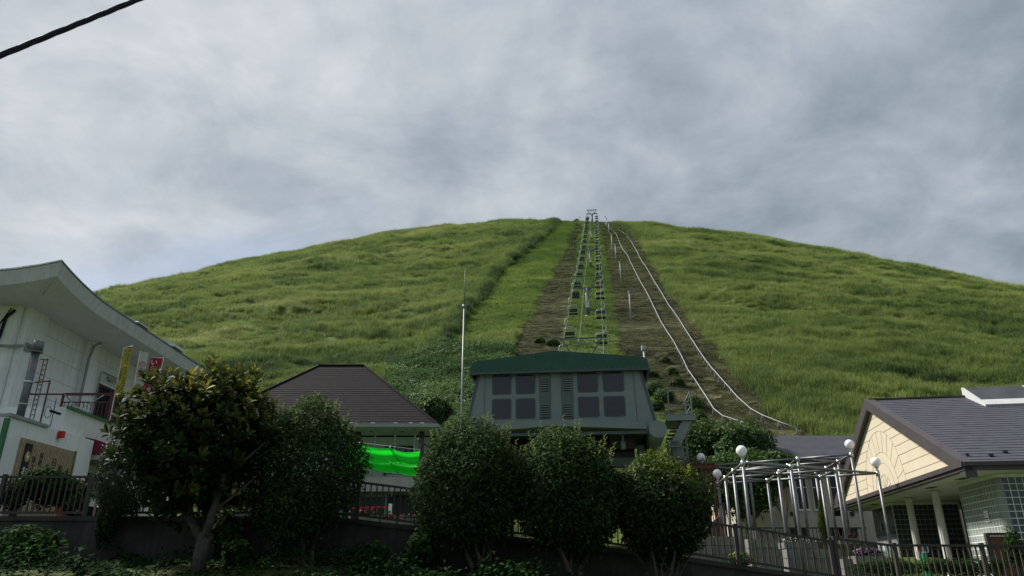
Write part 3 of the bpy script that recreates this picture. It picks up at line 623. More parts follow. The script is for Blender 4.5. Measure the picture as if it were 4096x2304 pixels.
# ------------------------------------------------------------------ verge below the wall
def verge():
    g = np.random.default_rng(9); n = 30000; x = g.uniform(-14.5, 9, n); y = g.uniform(9.5, 17.35, n)
    cl = vnoise(x, y, 1.1, 81) + .6 * vnoise(x, y, .45, 82); k = (cl > -.42) & ((x < 1.2) | (g.random(n) < .35)); x, y, cl = x[k], y[k], cl[k]; n = len(x)
    dip = .55 * np.exp(-((x + 5.7) / .9) ** 2)
    h = np.clip(.22 + .75 * cl + .35 * vnoise(x, y, 2.4, 83) + .25 * sstep(-9, -13, x) - dip, .04, 1.0) * g.uniform(.45, 1.0, n) * (1 - .45 * sstep(1, 3, x))
    z = terr(x, y) + h; P_ = np.stack([x, y, z], 1); nn = unit(np.stack([.5 * g.normal(size=n), .5 * g.normal(size=n) - .35, np.ones(n)], 1))
    dd = g.normal(size=(n, 3)); dd[:, 2] -= .4; dd -= nn * (dd * nn).sum(1, keepdims=True); dd = unit(dd)
    big = vnoise(x, y, 1.6, 84) > 0; Ln = np.where(big, .15, .11) * g.uniform(.6, 1.3, n); V, Fc = leaf_arrays(P_, nn, dd, Ln, Ln * np.where(big, .42, .25))
    return V, Fc, np.repeat(np.clip(.4 + .2 * g.normal(size=n) + .5 * vnoise(x, y, 1.3, 85) + .25 * (h > .5), 0, 1), 4)
V, Fc, T = verge()
vm = leaf_mat('verge_leaf', [(0, (.008, .019, .008)), (.5, (.018, .045, .013)), (1, (.045, .10, .02))], .7, .3, spec=.02)
o = link('ground_cover', arr_mesh('ground_cover', V, Fc, vm, T)); o['kind'] = 'stuff'; o['label'] = 'leafy green ground cover along the foot of the wall'; o['category'] = 'ground cover'
def blob(name, label, cat, c, r, n, ln, wd, lm, seed, group=None, tf=None, base=None):
    """A low plant: leaves through a small volume on thin stems."""
    c = Vector(c); base = Vector(base) if base else Vector((c.x, c.y, c.z - r[2])); t = thing(name, label, cat, base, group); mb = MB(); g_ = random.Random(seed)
    for i in range(5):
        e = c + Vector((g_.uniform(-.6, .6) * r[0], g_.uniform(-.6, .6) * r[1], g_.uniform(-.1, .6) * r[2])); mb.tube([base, base.lerp(e, .5) + Vector((g_.uniform(-.05, .05), 0, .03)), e], [.012, .01, .005], 5)
    part('stem', mb, M['bark'], t); V, Fc, d, rr, g = crown(c, r, n, ln, wd, seed, .25, .6); ti = np.clip(.5 + .25 * g.normal(size=n) + .3 * d[:, 2] * .5, 0, 1)
    link('foliage', arr_mesh('foliage', V - np.asarray(base), Fc, lm, np.repeat(ti, 4)), t); return t
def wallp(u, v, Y=17.3): return at(u, v, Y)
blob('leafy_shrub', 'pale green leafy shrub growing through the left fence panel before the sign', 'shrub', at(190, 1945, 18.1), (.62, .3, .42), 1500, .16, .05, vm, 401)
blob('climbing_vine', 'vine hanging over the wall right of the left fence panel', 'vine', at(440, 2060, 17.25), (.3, .14, .75), 1300, .09, .03, vm, 402)
blob('wall_vine', 'large dark leaved creeper on the wall behind the leathery tree trunk', 'vine', at(905, 2140, 17.2), (.35, .14, .55), 700, .14, .055, dark_leaf, 403)
blob('leafy_shrub', 'dark shrub behind the leftmost fence bars', 'shrub', at(60, 1970, 18.2), (.42, .3, .4), 1000, .12, .035, dark_leaf, 404)
blob('leafy_shrub', 'dark shrub behind the fence left of the orange bin', 'shrub', at(300, 1990, 18.3), (.4, .25, .42), 1000, .12, .035, dark_leaf, 405)
blob('weed_clump', 'taller bright weeds at the foot of the wall right of the pale stemmed tree', 'weeds', at(1480, 2235, 16.6), (.45, .4, .35), 700, .15, .05, vm, 406)
blob('weed_clump', 'bright weeds in front of the widest clipped tree trunk', 'weeds', at(1940, 2285, 15.9), (.28, .28, .22), 380, .12, .04, vm, 407)
blob('weed_clump', 'weeds and bindweed at the left foot of the widest clipped tree', 'weeds', at(1700, 2200, 16.6), (.5, .4, .45), 900, .13, .045, vm, 408)
blob('weed_clump', 'tall weeds in the bottom left corner below the wall', 'weeds', at(100, 2190, 16.2), (.8, .4, .45), 1500, .13, .045, vm, 409)
blob('weed_clump', 'bright weeds right of the leathery tree trunk', 'weeds', at(960, 2230, 16.4), (.35, .3, .35), 650, .15, .05, vm, 410)

# ------------------------------------------------------------------ retaining wall and its fences
def retaining_wall():
    xs_ = [-40, -20, -14, -8, -4.3, -3.6, -2.2, 0, 1.85, 3.75, 6.1, 8.3, 14, 30]
    t = thing('retaining_wall', 'dark mossy concrete retaining wall stepping down to the right', 'wall', (0, WALL_Y, 0))
    mb = MB(); cpm = MB()
    for a, b in zip(xs_[:-1], xs_[1:]):
        za_, zb = float(wall_top(a)), float(wall_top(b))
        mb.hexa([(a, WALL_Y, -.3), (b, WALL_Y, -.3), (b, WALL_Y + .28, -.3), (a, WALL_Y + .28, -.3)], [(a, WALL_Y, za_ - .1), (b, WALL_Y, zb - .1), (b, WALL_Y + .28, zb - .1), (a, WALL_Y + .28, za_ - .1)])
        cpm.hexa([(a, WALL_Y - .05, za_ - .1), (b, WALL_Y - .05, zb - .1), (b, WALL_Y + .3, zb - .1), (a, WALL_Y + .3, za_ - .1)], [(a, WALL_Y - .05, za_), (b, WALL_Y - .05, zb), (b, WALL_Y + .3, zb), (a, WALL_Y + .3, za_)])
    part('wall_face', mb, M['wall_dark'], t); part('coping', cpm, M['wall_dark'], t)
retaining_wall()
bal_me = MB().box(-.014, .014, -.014, .014, 0, .80).mesh('baluster', M['brown_metal'])
def fence(label, posts, hgt, step=.136, y=WALL_Y + .12):
    """posts: list of (x, z of foot); rails follow the slope, balusters stand upright."""
    t = thing('metal_railing', label, 'railing', (posts[0][0], y, posts[0][1]), 'brown metal railings on the wall')
    for x, z in posts: part('post', MB().box(x - .04, x + .04, y - .045, y + .045, z, z + hgt + .03), M['brown_metal'], t)
    for (xa, za_), (xb, zb) in zip(posts[:-1], posts[1:]):
        part('top_rail', MB().bar((xa + .042, y, za_ + hgt - .03), (xb - .042, y, zb + hgt - .03), .06, .05), M['brown_metal'], t)
        part('bottom_rail', MB().bar((xa + .042, y, za_ + .09), (xb - .042, y, zb + .09), .05, .05), M['brown_metal'], t)
        n = int((xb - xa) / step)
        for i in range(1, n):
            f = i / n; x, z = xa + (xb - xa) * f, za_ + (zb - za_) * f
            o = link('baluster', bal_me, t, Vector((x, y, z + .115)) - t.location); o.scale.z = (hgt - .17) / .8
def fp(x): return (x, float(wall_top(x)))
fence('brown metal railing on the level wall before the slatted sign', [fp(x) for x in (-16, -14, -12.0, -9.95)], .93)
fence('brown metal railing behind the leathery leaved tree', [fp(x) for x in (-9.6, -7.6, -5.6, -4.35)], .88)
fence('sloping brown metal railing under the lime green shade cloth', [fp(x) for x in (-4.2, -3.6, -2.2)], .86)
fence('sloping brown metal railing behind the clipped trees', [fp(x) for x in (-2.1, 0, 1.85, 3.75)], .86)
fence('sloping brown metal railing left of the steel pergola posts', [fp(x) for x in (3.85, 5.15, 7.3)], .86)
fence('brown metal railing in front of the glass block building', [fp(x) for x in (7.4, 8.75, 10.75, 12.75, 14.75)], .92)

# ------------------------------------------------------------------ white restaurant at the left
LB = thing('white_restaurant', 'white two storey restaurant with an upswept roof at the left edge', 'building', (-17.3, 24.4, 2.6))
W_ = MB(); W_.box(-32, -17.3, 24.4, 38, 2.5, 10.42); part('wall', W_, M['white_wall'], LB)
def eave_z(s): return 10.72 + .42 * max(0, 1 - s / 3.4) ** 2
out, inn = [], []
for i in range(21):
    f = i / 20; s = (1 - f) * 15.1; out.append((Vector((-30 + 15.1 * f, 22, 0)), s)); inn.append(Vector((-30 + 12.7 * f, 24.4, 10.4)))
for i in range(1, 25):
    f = i / 24; s = f * 16; out.append((Vector((-14.9, 22 + 16 * f, 0)), s)); inn.append(Vector((-17.3, 24.4 + 13.6 * f, 10.4)))
def lift(p, z): return Vector((p.x, p.y, z))
ctr = Vector((-24, 30, 0))
def shrink(p, d):
    q = p.copy(); q.x = min(q.x, -14.9 - d); q.y = max(q.y, 22 + d); return q
row = [[lift(p, eave_z(s) + .02) for p, s in out], [lift(shrink(p, .10), eave_z(s) - .46) for p, s in out]]
fa = part('fascia', MB().grid(row), M['fascia'], LB)
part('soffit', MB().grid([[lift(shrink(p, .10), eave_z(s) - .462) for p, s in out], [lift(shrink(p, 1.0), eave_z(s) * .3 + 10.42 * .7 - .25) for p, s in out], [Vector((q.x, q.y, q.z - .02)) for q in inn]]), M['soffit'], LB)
part('roof', MB().grid([[lift(p, eave_z(s) + .03) + Vector((.03 if p.x > -15 else 0, -.03 if p.y < 22.1 else 0, 0)) for p, s in out], [lift(p, eave_z(s) + .10) for p, s in out],
     [lift(shrink(p, 3), 11.3 + .2 * (eave_z(s) - 10.7)) for p, s in out], [lift(shrink(p, 7), 12.3) for p, s in out], [Vector((-24, 32, 12.9)) for p, s in out]]), M['green_roof'], LB)
for y0, y1, z in ((27.3, 28.3, 10.86), (30.6, 31.6, 10.95)):
    part('roof_vent', MB().hexa([(-15.4, y0, 10.9), (-14.85, y0, 10.85), (-14.85, y1, 10.85), (-15.4, y1, 10.9)], [(-15.4, y0, z + .28), (-14.9, y0 + .1, z + .06), (-14.9, y1, z + .06), (-15.4, y1, z + .28)]), M['fascia'], LB)
# piers, bands, downpipe, door
for y0, y1 in ((24.3, 25.3), (28.25, 28.95), (33.2, 33.9)): part('pier', MB().box(-17.33, -17.08, y0, y1, 2.6, 10.37), M['white_wall'], LB)
part('pier', MB().box(-18.4, -17.35, 24.1, 24.36, 2.6, 10.37), M['white_wall'], LB)
for z in (7.6, 8.35, 9.1, 9.8):
    for y0, y1 in ((25.32, 28.23), (28.97, 33.18)): part('wall_joint', MB().box(-17.31, -17.296, y0, y1, z - .012, z + .012), M['fascia'], LB)
part('downpipe', MB().tube([(-16.7, 28.3, 10.3), (-16.95, 28.25, 10.15), (-17.02, 28.2, 9.6), (-17.03, 28.2, 3)], .055, 8), M['duct'], LB, True)
dr = part('door', MB().box(-17.32, -17.27, 29.75, 31.5, 6.35, 8.85), M['dark_glass'], LB)
part('frame', MB().box(-17.3, -17.22, 29.65, 29.75, 6.35, 8.95).box(-17.3, -17.22, 31.5, 31.6, 6.35, 8.95).box(-17.3, -17.22, 29.75, 31.5, 8.85, 8.95).box(-17.3, -17.23, 30.58, 30.66, 6.35, 8.85), M['brown_metal'], dr)
part('door_lamp', MB().tube([(-17.1, 29.9, 9.25), (-17.1, 31.0, 9.25)], .06, 8).box(-17.28, -17.1, 30.3, 30.5, 9.2, 9.3), M['duct'], LB)
part('conduit', MB().tube([(-17.2, 29.55, 6.4), (-17.2, 29.55, 9.35), (-17.2, 29.7, 9.45), (-17.2, 31.2, 9.45)], .025, 6), M['duct'], LB, True)
gb0 = MB().box(-.03, .03, -.09, .09, -.09, .09).mesh('glass_block', M['glass_block'])
gw = part('window', MB().box(-17.31, -17.28, 34.3, 36.2, 6.6, 8.9), M['grout'], LB)
for i in range(9):
    for j in range(11): link('glass_block', gb0, gw, Vector((-17.27, 34.42 + i * .2, 6.72 + j * .2)) - LB.location)
# balcony
part('balcony', MB().hexa([(-17.3, 22.55, 5.45), (-14.1, 22.75, 5.62), (-14.1, 26.2, 5.62), (-17.3, 26.2, 5.45)], [(-17.3, 22.45, 6.42), (-13.95, 22.5, 6.42), (-13.95, 26.2, 6.42), (-17.3, 26.2, 6.42)]).box(-17.3, -13.97, 26.2, 33, 6.1, 6.4), M['white_wall'], LB)
part('balcony_edge', MB().box(-13.96, -13.88, 22.5, 26.2, 6.38, 6.46).box(-13.96, -13.88, 26.22, 33, 6.05, 6.45), M['green_trim'], LB)
rl = part('balcony_railing', MB().bar((-15.7, 25.0, 7.4), (-13.95, 25.0, 7.4), .08).bar((-15.7, 25, 7.12), (-13.95, 25, 7.12), .04).bar((-13.92, 25, 7.4), (-13.92, 33, 7.4), .07).bar((-13.92, 25, 6.55), (-13.92, 33, 6.55), .05)
     .box(-13.99, -13.86, 24.93, 25.07, 6.42, 7.45).bar((-15.7, 25, 6.42), (-15.7, 25, 7.4), .06).bar((-15.72, 25, 7.4), (-17.2, 25, 7.4), .05).bar((-13.92, 25.1, 7.4), (-13.92, 26.6, 6.5), .05), M['maroon'], LB)
b2 = MB().box(-.011, .011, -.011, .011, 6.44, 7.12).mesh('baluster', M['maroon'])
for i in range(12): link('baluster', b2, rl, Vector((-15.6 + i * .135, 25, 0)) - LB.location)
for i in range(46): link('baluster', b2, rl, Vector((-13.92, 25.25 + i * .16, 0)) - LB.location)
part('stair_rail', MB().tube([(-15.6, 24.9, 7.38), (-14.6, 24.0, 6.75), (-13.95, 23.9, 6.55)], .025, 6).tube([(-14.9, 24.6, 6.7), (-13.9, 24.3, 7.2)], .02, 6), M['steel'], LB, True)
# camera pair, cables on the front wall
part('security_camera', MB().tube([(-17.05, 24.28, 8.95), (-17.3, 24.0, 8.85), (-17.6, 23.75, 8.8)], .055, 8).tube([(-16.95, 24.6, 9.0), (-16.75, 24.35, 8.98)], .05, 8).box(-17.08, -17.0, 24.4, 24.6, 8.8, 9.1), M['duct'], LB)
part('cable_run', MB().tube([(-17.5, 24.05, 10.2), (-17.75, 24.05, 9.9), (-17.8, 24.05, 9.2), (-18.0, 24.05, 8.4), (-18.0, 24.05, 6.5)], .05, 6).tube([(-17.6, 24.0, 10.25), (-17.9, 24.0, 9.6), (-18.1, 24.0, 8.0)], .025, 6), M['cable'], LB, True)
# annex with the sign wall
AX = thing('sign_annex', 'low white annex with green corner trim behind the left railing', 'building', (-13.7, 19.7, 2.7))
part('wall', MB().box(-16.8, -13.72, 19.72, 21.38, 2.6, 5.55).box(-16.8, -13.72, 21.38, 24.0, 2.6, 5.61), M['white_wall'], AX)
part('wall', MB().box(-16.8, -14.5, 24.0, 28, 2.6, 5.6), M['white_wall'], AX)
part('roof_edge', MB().bar((-13.72, 19.66, 5.6), (-13.72, 21.42, 5.6), .12, .09).box(-16.8, -13.8, 19.7, 21.42, 5.555, 5.64), M['duct'], AX)
part('corner_trim', MB().box(-13.79, -13.68, 19.62, 19.73, 2.65, 5.5), M['green_trim'], AX)
part('flashing', MB().box(-14.0, -13.80, 19.66, 19.715, 4.6, 5.52), M['white_paint'], AX)
part('window', MB().box(-14.48, -14.44, 24.4, 26.9, 4.0, 4.75), M['dark_glass'], AX); part('window', MB().box(-14.48, -14.44, 24.4, 26.9, 2.9, 3.7), M['dark_glass'], AX)
part('awning_board', MB().box(-14.45, -13.3, 24.1, 26.6, 5.02, 5.18), M['grey_wall'], AX)
aw = [[(-14.45 + 1.35 * math.sin(a * PI / 12), y, 5.2 + .56 * math.cos(a * PI / 12)) for y in (24.05, 24.9, 25.7, 26.6)] for a in range(7)]
part('awning', MB().grid(aw).prism([(q[0][0], 24.05, q[0][2]) for q in aw] + [(-14.45, 24.05, 5.2)], (0, .02, 0)), M['maroon_cloth'], AX)
part('alarm_box', MB().box(-13.71, -13.58, 22.0, 22.14, 5.38, 5.58).box(-13.71, -13.64, 21.97, 22.0, 5.34, 5.55), M['red_paint'], AX)
part('coiled_cable', MB().tube([(-13.85, 21.75, 6.5), (-13.86, 21.78, 5.6)], .012, 5).tube([(-13.88, 21.55 + .16 * math.cos(a), 6.05 + .17 * math.sin(a)) for a in np.linspace(0, 6.4, 16)], .01, 5).box(-13.95, -13.88, 21.7, 22.2, 6.1, 6.16), M['cable'], AX, True)
# front corner at the very left: ducts and a little canopy
part('duct', MB().tube([(-14.9, 19.5, 4.6), (-14.9, 19.4, 5.0), (-15.3, 19.4, 5.3)], .12, 10).tube([(-14.25, 19.45, 5.35), (-14.35, 19.45, 5.1), (-14.7, 19.45, 4.85), (-15.4, 19.45, 4.8)], .085, 10).box(-14.5, -14.1, 19.35, 19.65, 5.3, 5.62).tube([(-14.75, 19.5, 5.0), (-14.7, 19.5, 6.2)], .09, 10), M['duct'], AX, True)
part('canopy', MB().hexa([(-16.5, 19.1, 4.02), (-13.95, 19.1, 4.02), (-13.95, 19.7, 4.1), (-16.5, 19.7, 4.1)], [(-16.5, 19.1, 4.12), (-13.95, 19.1, 4.12), (-13.95, 19.7, 4.45), (-16.5, 19.7, 4.45)]), M['roof_trim'], AX)
# slatted sign board with its columns of writing
SB = thing('slatted_sign_board', 'slatted wooden sign board with dark lettering on the white annex wall', 'sign', (-13.68, 20.4, 3.0))
part('backing', MB().box(-13.715, -13.69, 20.38, 23.02, 3.0, 5.1), M['wood_slat'], SB); part('edge_strip', MB().box(-13.69, -13.62, 22.96, 23.02, 3.0, 5.12), M['rust_pole'], SB)
sl = MB().box(-.02, .02, -.02, .02, 0, 2.1).mesh('slat', M['wood_slat'])
bk = part('shadow_gap_panel', MB().box(-13.69, -13.688, 20.40, 22.95, 3.02, 5.08), M['rust'], SB)
for i in range(34): link('slat', sl, SB, Vector((-13.665, 20.42 + i * .0755, 3.0)) - SB.location)
pq = part('plaque', MB().box(-13.643, -13.615, 20.55, 20.83, 3.0, 4.98), M['black_paint'], SB)
RX = (PI / 2, 0, PI / 2)
mo = MB(); mo.prism([(-13.614, 20.69 + .105 * math.cos(a), 4.62 + .15 * math.sin(a)) for a in np.linspace(0, 2 * PI, 24)[:-1]], (.006, 0, 0)); part('moon_emblem', mo, M['gold_paint'], pq)
mo = MB(); mo.prism([(-13.607, 20.70 + .062 * math.cos(a), 4.66 + .085 * math.sin(a)) for a in np.linspace(0, 2 * PI, 20)[:-1]], (.004, 0, 0)); part('moon_emblem', mo, M['white_paint'], pq)
mo = MB(); mo.prism([(-13.602, 20.705 + .045 * math.cos(a), 4.69 + .06 * math.sin(a)) for a in np.linspace(0, 2 * PI, 20)[:-1]], (.004, 0, 0)); part('moon_emblem', mo, M['gold_paint'], pq)
text('lettering', 'お\nお\nむ\nろ', .25, M['white_paint'], pq, (-13.61, 20.69, 3.86), RX, sp=.95)
for y_, tx, sz, zc in ((21.04, '富士山溶岩', .19, 4.2), (21.36, '茶処', .2, 4.62), (21.40, '山菜', .18, 3.9), (21.72, '名物そば', .2, 4.15), (22.0, '石窯', .25, 4.5), (22.0, 'ピザ', .2, 3.85), (22.36, '和菓', .25, 4.35), (22.36, '子', .25, 3.72), (22.76, '大室山', .29, 4.1)):
    text('lettering', '\n'.join(tx), sz, M['black_paint'], SB, (-13.642, y_, zc), RX, sp=1.0 if sz < .24 else 1.05)
# flue with its lattice bracket
FL = thing('steel_flue', 'shiny steel flue pipe with a dark lattice bracket on the annex roof', 'chimney', (-14.45, 21.2, 5.64))
part('pipe', MB().tube([(-14.45, 21.2, 5.6), (-14.45, 21.2, 7.85)], .11, 14), M['bright_steel'], FL, True)
part('collar', MB().tube([(-14.45, 21.2, 6.85), (-14.45, 21.2, 6.92)], .13, 14).tube([(-14.45, 21.2, 6.2), (-14.45, 21.2, 6.24)], .12, 14), M['steel'], FL, True)
part('cap', MB().tube([(-14.45, 21.2, 7.84), (-14.45, 21.2, 8.15)], .165, 14).tube([(-14.45, 21.2, 7.8), (-14.45, 21.2, 7.84)], .18, 14), M['bright_steel'], FL, True)
lt = MB()
for x in (-14.22, -14.10): lt.tube([(x, 21.3, 5.6), (x, 21.3, 7.62)], .014, 5)
for i in range(26): z = 5.65 + i * .076; lt.tube([(-14.22, 21.3, z), (-14.10, 21.3, z + (.06 if i % 2 else -.04))], .008, 4)
lt.bar((-14.34, 21.3, 7.62), (-14.08, 21.3, 7.62), .02).bar((-14.32, 21.3, 6.9), (-13.86, 21.3, 6.95), .035).bar((-13.88, 21.3, 6.95), (-13.88, 21.3, 5.6), .035).bar((-14.6, 21.3, 5.6), (-14.6, 21.3, 7.6), .03)
part('bracket', lt, M['rust'], FL)
# pole banners
def nobori(label, foot, top, w, cloth, side, marks):
    foot, top = Vector(foot), Vector(top); t = thing('pole_banner', label, 'banner', foot, 'pole banners at the restaurant')
    part('pole', MB().tube([foot, top], .014, 6), M['white_paint'], t); d = Vector(side).normalized(); ax = (top - foot).normalized()
    part('crossbar', MB().tube([top - ax * .03, top - ax * .03 + d * w], .009, 5), M['white_paint'], t)
    L_ = 1.72; nrm = d.cross(ax); rows_ = [[top - ax * (.06 + L_ * i / 14) + d * (.015 + (w - .02) * j / 6) + nrm * .035 * math.sin(i * .7 + j * .8) * (i / 14) for j in range(7)] for i in range(15)]
    c_ = part('cloth', MB().grid(rows_).grid([[q + nrm * .003 for q in r_] for r_ in rows_]), cloth, t)
    e1 = d if d.x > 0 else -d; e3 = e1.cross(ax); rot = Matrix((e1, ax, e3)).transposed()
    for body, sz, along, across, spin, mt in marks:
        e = (rot @ Matrix.Rotation(spin, 3, 'Z')).to_euler()
        text('lettering', body, sz, mt, c_, top - ax * along + d * across + e3 * .045, e, .002)
yf = atx(447, 1650, -13.7); yt = atx(508, 1386, -13.7 - .0)
nobori('yellow money exchange banner tied to the balcony railing', (-13.82, 24.85, 6.45), (-13.78, 24.75, 9.05), .5, M['yellow_cloth'], (.8, -.45, 0),
       [('MONEY EXCHANGE', .19, .93, .40, -PI / 2, M['black_paint']), ('外\n貨\n両\n替', .115, 1.0, .17, 0, M['black_paint']), ('両\n替', .1, 1.5, .15, 0, M['black_paint']), ('O', .13, .20, .17, 0, M['black_paint']), ('O', .13, .33, .2, 0, M['black_paint']), ('O', .11, .42, .1, 0, M['black_paint'])])
nobori('white banner with red lettering beside the yellow one', (-13.98, 26.3, 6.45), (-13.9, 26.1, 9.3), .3, M['white_cloth'], (.75, .6, 0), [('の\nみ\nや', .26, .75, .14, 0, M['red_paint']), ('売', .2, 1.35, .14, 0, M['black_paint'])])
nobori('red welcome banner above the leathery tree', (-13.6, 27.0, 6.4), (-13.42, 27.0, 9.32), .46, M['red_cloth'], (-1, -.2, 0), [('い\nら\nっ\nし\nゃ\nい', .26, .9, .25, 0, M['white_paint'])])
# things behind the left railing
single('orange_bin', MB().lathe([(.17, 0), (.2, .3), (.21, .62), (.19, .63)], 12, (-10.9, 18.4, 2.76)), M['plastic_orange'], 'orange bin behind the left railing', 'bin', (-10.9, 18.4, 2.76), smooth=False)
tb = thing('garden_table', 'small table with blue and orange covers behind the left railing', 'table', (-10.2, 19.0, 2.76))
part('top', MB().box(-10.7, -9.7, 18.7, 19.3, 3.44, 3.48), M['plastic_blue'], tb)
for a, b in ((-10.6, 18.8), (-9.8, 18.8), (-10.6, 19.2), (-9.8, 19.2)): part('leg', MB().box(a - .02, a + .02, b - .02, b + .02, 2.76, 3.44), M['steel'], tb)
part('cover', MB().hexa([(-10.1, 18.7, 3.485), (-9.7, 18.7, 3.485), (-9.7, 19.2, 3.485), (-10.1, 19.2, 3.485)], [(-10.0, 18.8, 3.6), (-9.8, 18.75, 3.62), (-9.8, 19.1, 3.6), (-10.05, 19.1, 3.58)]), M['plastic_blue'], tb)

# ------------------------------------------------------------------ brown hipped-roof house in the middle
HB = thing('hipped_roof_house', 'house with a brown hipped slate roof and eaves tinted by green cloth light', 'building', (-10.3, 38.8, 2.8))
x0, x1, yf_, yb, ze, zr = -16.7, -3.95, 38.0, 50.0, 8.82, 13.6; rx0, rx1 = -12.1, -9.25
part('wall', MB().box(-15.6, -4.6, 40.6, 49, 5.9, 8.6).box(-15.6, -4.9, 39.6, 49, 2.6, 5.45), M['green_lit_wall'], HB)
nc = 27; crs = 0
def lerp(a, b, f): return a + (b - a) * f
for i in range(nc):                     # slate courses of the front slope, each lapping the one below
    f0, f1 = i / nc, (i + 1.12) / nc; f1 = min(f1, 1)
    a = [(lerp(x0, rx0, f0), lerp(yf_, 44, f0), lerp(ze, zr, f0)), (lerp(x1, rx1, f0), lerp(yf_, 44, f0), lerp(ze, zr, f0)), (lerp(x1, rx1, f1), lerp(yf_, 44, f1), lerp(ze, zr, f1)), (lerp(x0, rx0, f1), lerp(yf_, 44, f1), lerp(ze, zr, f1))]
    dn, up_ = (0, -.012, .012), (0, -.002, .002)
    top = [(p[0], p[1] - .013, p[2] + .016) for p in a[:2]] + [(p[0], p[1] - .004, p[2] + .006) for p in a[2:]]
    part('slate_course', MB().hexa(a, top), M['brown_roof'], HB)
part('roof', MB().add([(x0, yf_, ze - .02), (x1, yf_, ze - .02), (x1, yb, ze - .02), (x0, yb, ze - .02), (rx0, 44, zr - .02), (rx1, 44, zr - .02)], [(0, 1, 5, 4), (1, 2, 5), (2, 3, 4, 5), (3, 0, 4), (3, 2, 1, 0)]), M['brown_roof'], HB)
part('ridge_cap', MB().bar((rx0, 44, zr + .04), (rx1, 44, zr + .04), .18, .08).bar((x0, yf_, ze + .05), (rx0, 44, zr + .04), .14, .07).bar((x1, yf_, ze + .05), (rx1, 44, zr + .04), .14, .07), M['brown_roof'], HB)
part('gutter', MB().box(x0 - .1, x1 + .12, yf_ - .14, yf_ - .01, ze - .16, ze + .015), M['gutter'], HB)
part('gutter', MB().box(x1 + .01, x1 + .13, yf_, yb, ze - .16, ze + .015), M['gutter'], HB)
part('soffit', MB().box(x0 + .02, x1 - .02, yf_ + .02, 40.58, ze - .14, ze - .1), M['green_lit_wall'], HB)
for u in (1406, 1491, 1582, 1643, 1688): p = at(u, 1692, yf_ - .1); part('snow_guard', MB().box(p.x - .09, p.x + .09, yf_ - .16, yf_ + .04, ze + .016, ze + .07), M['white_paint'], HB)
for u in (1503, 1582, 1660): p = at(u, 1720, 38.4); part('post', MB().tube([(p.x, 38.4, 5.2), (p.x, 38.4, ze - .14)], .045, 8), M['gutter'], HB, True)
part('corner_post', MB().box(-4.98, -4.75, 39.2, 39.5, 2.7, 8.66), M['black_paint'], HB); part('corner_post', MB().box(-8.45, -8.2, 39.3, 39.6, 5.9, 8.66), M['black_paint'], HB)
part('balcony_band', MB().box(-15.6, -4.75, 38.35, 39.58, 5.45, 6.15), M['grey_wall'], HB)
wn = part('window', MB().box(-6.9, -5.55, 40.52, 40.59, 6.6, 8.0), M['dark_glass'], HB); part('frame', MB().box(-7.0, -5.45, 40.46, 40.515, 7.98, 8.1).box(-7.0, -6.88, 40.46, 40.515, 6.5, 7.98).box(-5.57, -5.45, 40.46, 40.515, 6.5, 7.98), M['black_paint'], wn)
for x in (-7.6, -5.9): part('downlight', MB().tube([(x, 39.3, ze - .16), (x, 39.3, ze - .14)], .09, 10), M['black_paint'], HB)
sw = part('shop_window', MB().box(-8.8, -6.65, 39.5, 39.58, 2.9, 5.3), M['shop_glass'], HB); part('frame', MB().box(-6.65, -6.55, 39.44, 39.59, 2.8, 5.35).box(-8.9, -8.8, 39.44, 39.59, 2.8, 5.35).box(-8.8, -6.65, 39.44, 39.49, 5.28, 5.36), M['gutter'], sw)
part('dark_doorway', MB().box(-6.54, -4.98, 39.52, 39.585, 2.8, 5.4), M['black_paint'], HB)
part('eave_brace', MB().bar((-4.3, 38.4, 7.4), (-4.3, 40.4, 8.6), .08).bar((-4.3, 38.4, 7.4), (-4.3, 38.4, 5.2), .1), M['brown_metal'], HB)
# lime shade cloth on wires in front
SC = thing('shade_cloth', 'bright lime green shade cloth strung in overlapping swags', 'shade cloth', at(1540, 1900, 25))
def swag(pa, pb, pc, pd, nm, sag=.10, seed=0):     # corners: top left, top right, bottom right, bottom left
    rows_ = []
    for i in range(11):
        f = i / 10; a, b = pa.lerp(pd, f), pb.lerp(pc, f)
        rows_.append([a.lerp(b, j / 14) - Vector((0, .05 * math.sin(f * PI * 3 + seed), sag * math.sin(PI * j / 14) * (1 - .2 * f))) for j in range(15)])
    q_ = part(nm, MB().grid(rows_), M['lime_cloth'], SC, True)
    part('fold_shade', MB().tube([r_[0] - Vector((0, .012, 0)) for r_ in rows_], .014, 5).tube([p - Vector((0, .012, 0)) for p in rows_[-1]], .012, 5), M['lime_fold_shade'], q_, True)  # darker tubes along panel edges stand in for shade lines of the folds
def g_(u, v, Y): return at(u, v, Y)
swag(g_(1395, 1777, 25.3), g_(1436, 1776, 25.3), g_(1506, 1846, 25.2), g_(1395, 1836, 25.2), 'cloth_panel', .0, 0)
swag(g_(1440, 1778, 25.25), g_(1562, 1792, 25.2), g_(1616, 1858, 25.12), g_(1500, 1848, 25.17), 'cloth_panel', .07, 1)
swag(g_(1558, 1792, 25.2), g_(1680, 1806, 25.0), g_(1682, 1872, 24.95), g_(1606, 1860, 25.12), 'cloth_panel', .09, 2)
swag(g_(1395, 1816, 25.1), g_(1440, 1822, 25.1), g_(1492, 1876, 25.0), g_(1395, 1872, 25.05), 'cloth_panel', .0, 3)
swag(g_(1434, 1826, 25.05), g_(1560, 1838, 25.0), g_(1592, 1892, 24.9), g_(1494, 1878, 24.95), 'cloth_panel', .06, 4)
swag(g_(1554, 1841, 25.0), g_(1684, 1856, 24.8), g_(1672, 1904, 24.7), g_(1594, 1892, 24.9), 'cloth_panel', .06, 5)
